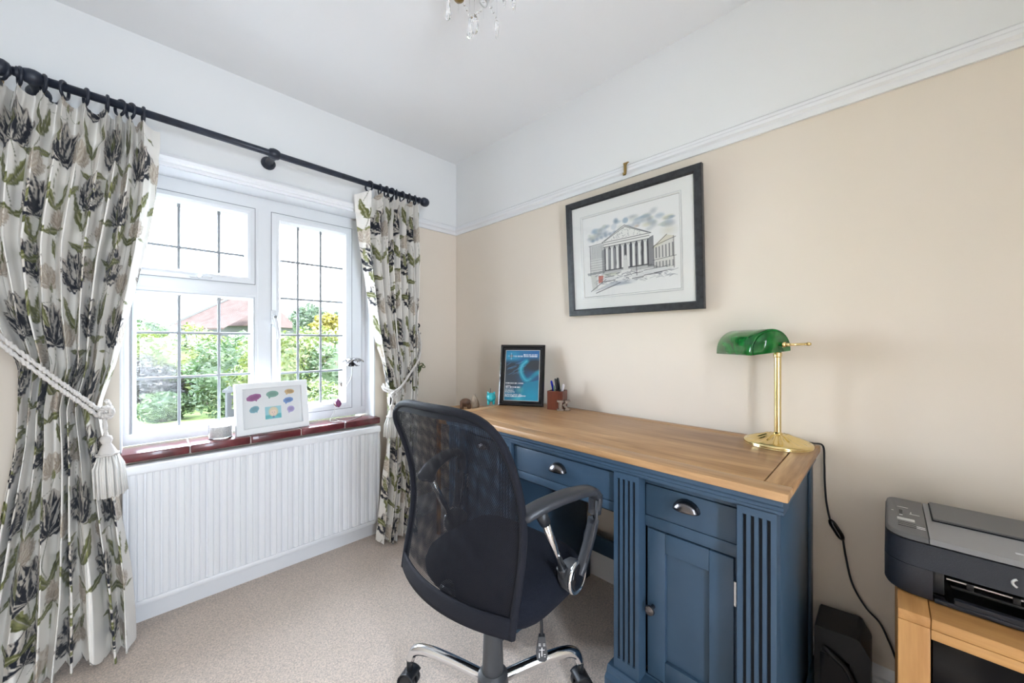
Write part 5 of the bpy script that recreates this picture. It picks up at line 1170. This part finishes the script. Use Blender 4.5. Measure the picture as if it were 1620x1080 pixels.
mb = MB().tube([(PX0+.0045, -2.342-.012*math.cos(a), ZC+.090+.009*math.sin(a)) for a in np.linspace(-1.0, 1.0, 12)+PI], .0022, 6); mb.put('logo', M['lcd'], pr, True)
# ================================================================ BLACK CASE ON THE FLOOR
bc = thing('black_case', (-.09, -2.05, 0), 'black plastic case with curved grip on the floor between desk and cabinet', 'case')
pl = [(-2.001, 0), (-2.001, .280), (-2.005, .287), (-2.094, .294), (-2.102, .290), (-2.122, .255), (-2.124, .248), (-2.124, 0)]
shade_angle(MB().prism(pl, 0, -.150, -.022).put('shell', M['black'], bc), 30)
MB().tube(spline([(-.152, -2.022, .232), (-.158, -2.040, .226), (-.160, -2.072, .205), (-.160, -2.088, .17), (-.158, -2.088, .13), (-.152, -2.070, .10)], 24), .008, 8).put('grip', M['black'], bc, True)
MB().box(-.1512, -.1495, -2.080, -2.015, .11, .215).put('recess', M['gloss_black'], bc)

# ================================================================ CHANDELIER
CC = cs(-.100, 1.20, CH); chd = thing('chandelier', (CC.x, CC.y, 2.1), 'small crystal chandelier hanging from the ceiling', 'chandelier')
shade_angle(MB().lathe([(.055, 0), (.055, -.006), (.045, -.018), (.012, -.026), (.008, -.03)], 24, (CC.x, CC.y, CH-.001)).put('ceiling_rose', M['chrome'], chd))
shade_angle(MB().lathe([(.005, .262), (.010, .264), (.020, .270), (.026, .280), (.020, .292), (.010, .298), (.006, .304), (.006, .375)], 20, (CC.x, CC.y, 2.0)).put('stem', M['chrome'], chd))
WARM = mat('frosted_bulb', (.85, .83, .78), .4)
for k in range(5):
    a = 2*PI*k/5+.5; d = Vector((math.cos(a), math.sin(a), 0)); c0 = Vector((CC.x, CC.y, 2.285))
    arm = MB().tube(spline([c0+d*.02, c0+d*.035+Vector((0, 0, -.014)), c0+d*.06+Vector((0, 0, -.010)), c0+d*.070+Vector((0, 0, .010))], 16), .0042, 8).put('arm', M['chrome'], chd, True)
    e = c0+d*.070
    shade_angle(MB().lathe([(.004, .008), (.018, .011), (.020, .014), (.007, .014)], 18, e).put('drip_pan', M['glass'], arm)); MB().lathe([(.007, .014), (.007, .035)], 12, e).put('candle_sleeve', M['white'], arm, True)
    b = MB().lathe([(.005, .035), (.010, .042), (.011, .050), (.007, .062), (.002, .072)], 14, e).put('bulb', WARM, arm, True)
def drop(px, y0, y1, wpx, f, prof='tear'):
    k = f/FPX; top = cs((px-810)*k, f, 1.137+(540-y0)*k); L_ = (y1-y0)*k; r_ = wpx*k/2
    pf_ = {'tear': [(.10, 0), (.30, .10), (.55, .3), (.85, .6), (1, .78), (.8, .92), (.05, 1)], 'icicle': [(.1, 0), (.9, .12), (1, .35), (.8, .65), (.45, .9), (.05, 1)], 'ball': [(.05, 0), (.6, .1), (.95, .33), (1, .55), (.75, .85), (.05, 1)]}[prof]
    o = MB().lathe([(a*r_, -b*L_) for a, b in pf_], 8, top).put('crystal_drop', M['glass'], chd); o.location = (0, 0, 0)
    MB().tube([top+Vector((.0016*math.cos(q), 0, .004+.004*math.sin(q))) for q in np.linspace(0, 2*PI, 10)[:-1]], .0006, 5, True).put('wire_link', M['chrome'], o); return top
for a in [(709, -8, 33, 9, 1.10, 'tear'), (743, 26, 62, 9, 1.18, 'tear'), (750.5, 22, 55, 14, 1.22, 'ball'), (786, 32, 63, 7, 1.16, 'icicle'), (798, -14, 14, 6, 1.24, 'icicle'), (813, -14, 20, 7, 1.10, 'icicle'), (725, -22, 6, 8, 1.3, 'tear'), (765, -24, 4, 8, 1.32, 'tear')]:
    t = drop(*a); MB().tube([t+Vector((0, 0, .008)), Vector((t.x, t.y, 2.275))], .0007, 5).put('wire', M['chrome'], chd)
for s0, s1 in (((733, 4), (744, 26)), ((775, 8), (786, 30)), ((762, 16), (752, 22))):
    for q in (.15, .5, .85):
        px, py = s0[0]+(s1[0]-s0[0])*q, s0[1]+(s1[1]-s0[1])*q; f = 1.2; c = cs((px-810)*f/FPX, f, 1.137+(540-py)*f/FPX); MB().lathe([(.0005, -.005), (.004, -.002), (.004, .002), (.0005, .005)], 8, c).put('bead', M['glass'], chd)
f = 1.2; MB().tube(spline([cs((px-810)*f/FPX, f, 1.137+(540-py)*f/FPX) for px, py in ((756, -16), (759, 2), (766, 11), (771, 6), (772, -14))], 20), .0028, 7).put('scroll_arm', M['steel'], chd, True)
MB().lathe([(.002, -.012), (.016, -.006), (.018, .004), (.006, .016)], 20, cs((726-810)*f/FPX, f, 1.137+(540+4)*f/FPX)).put('boss', M['antique_brass'], chd, True)
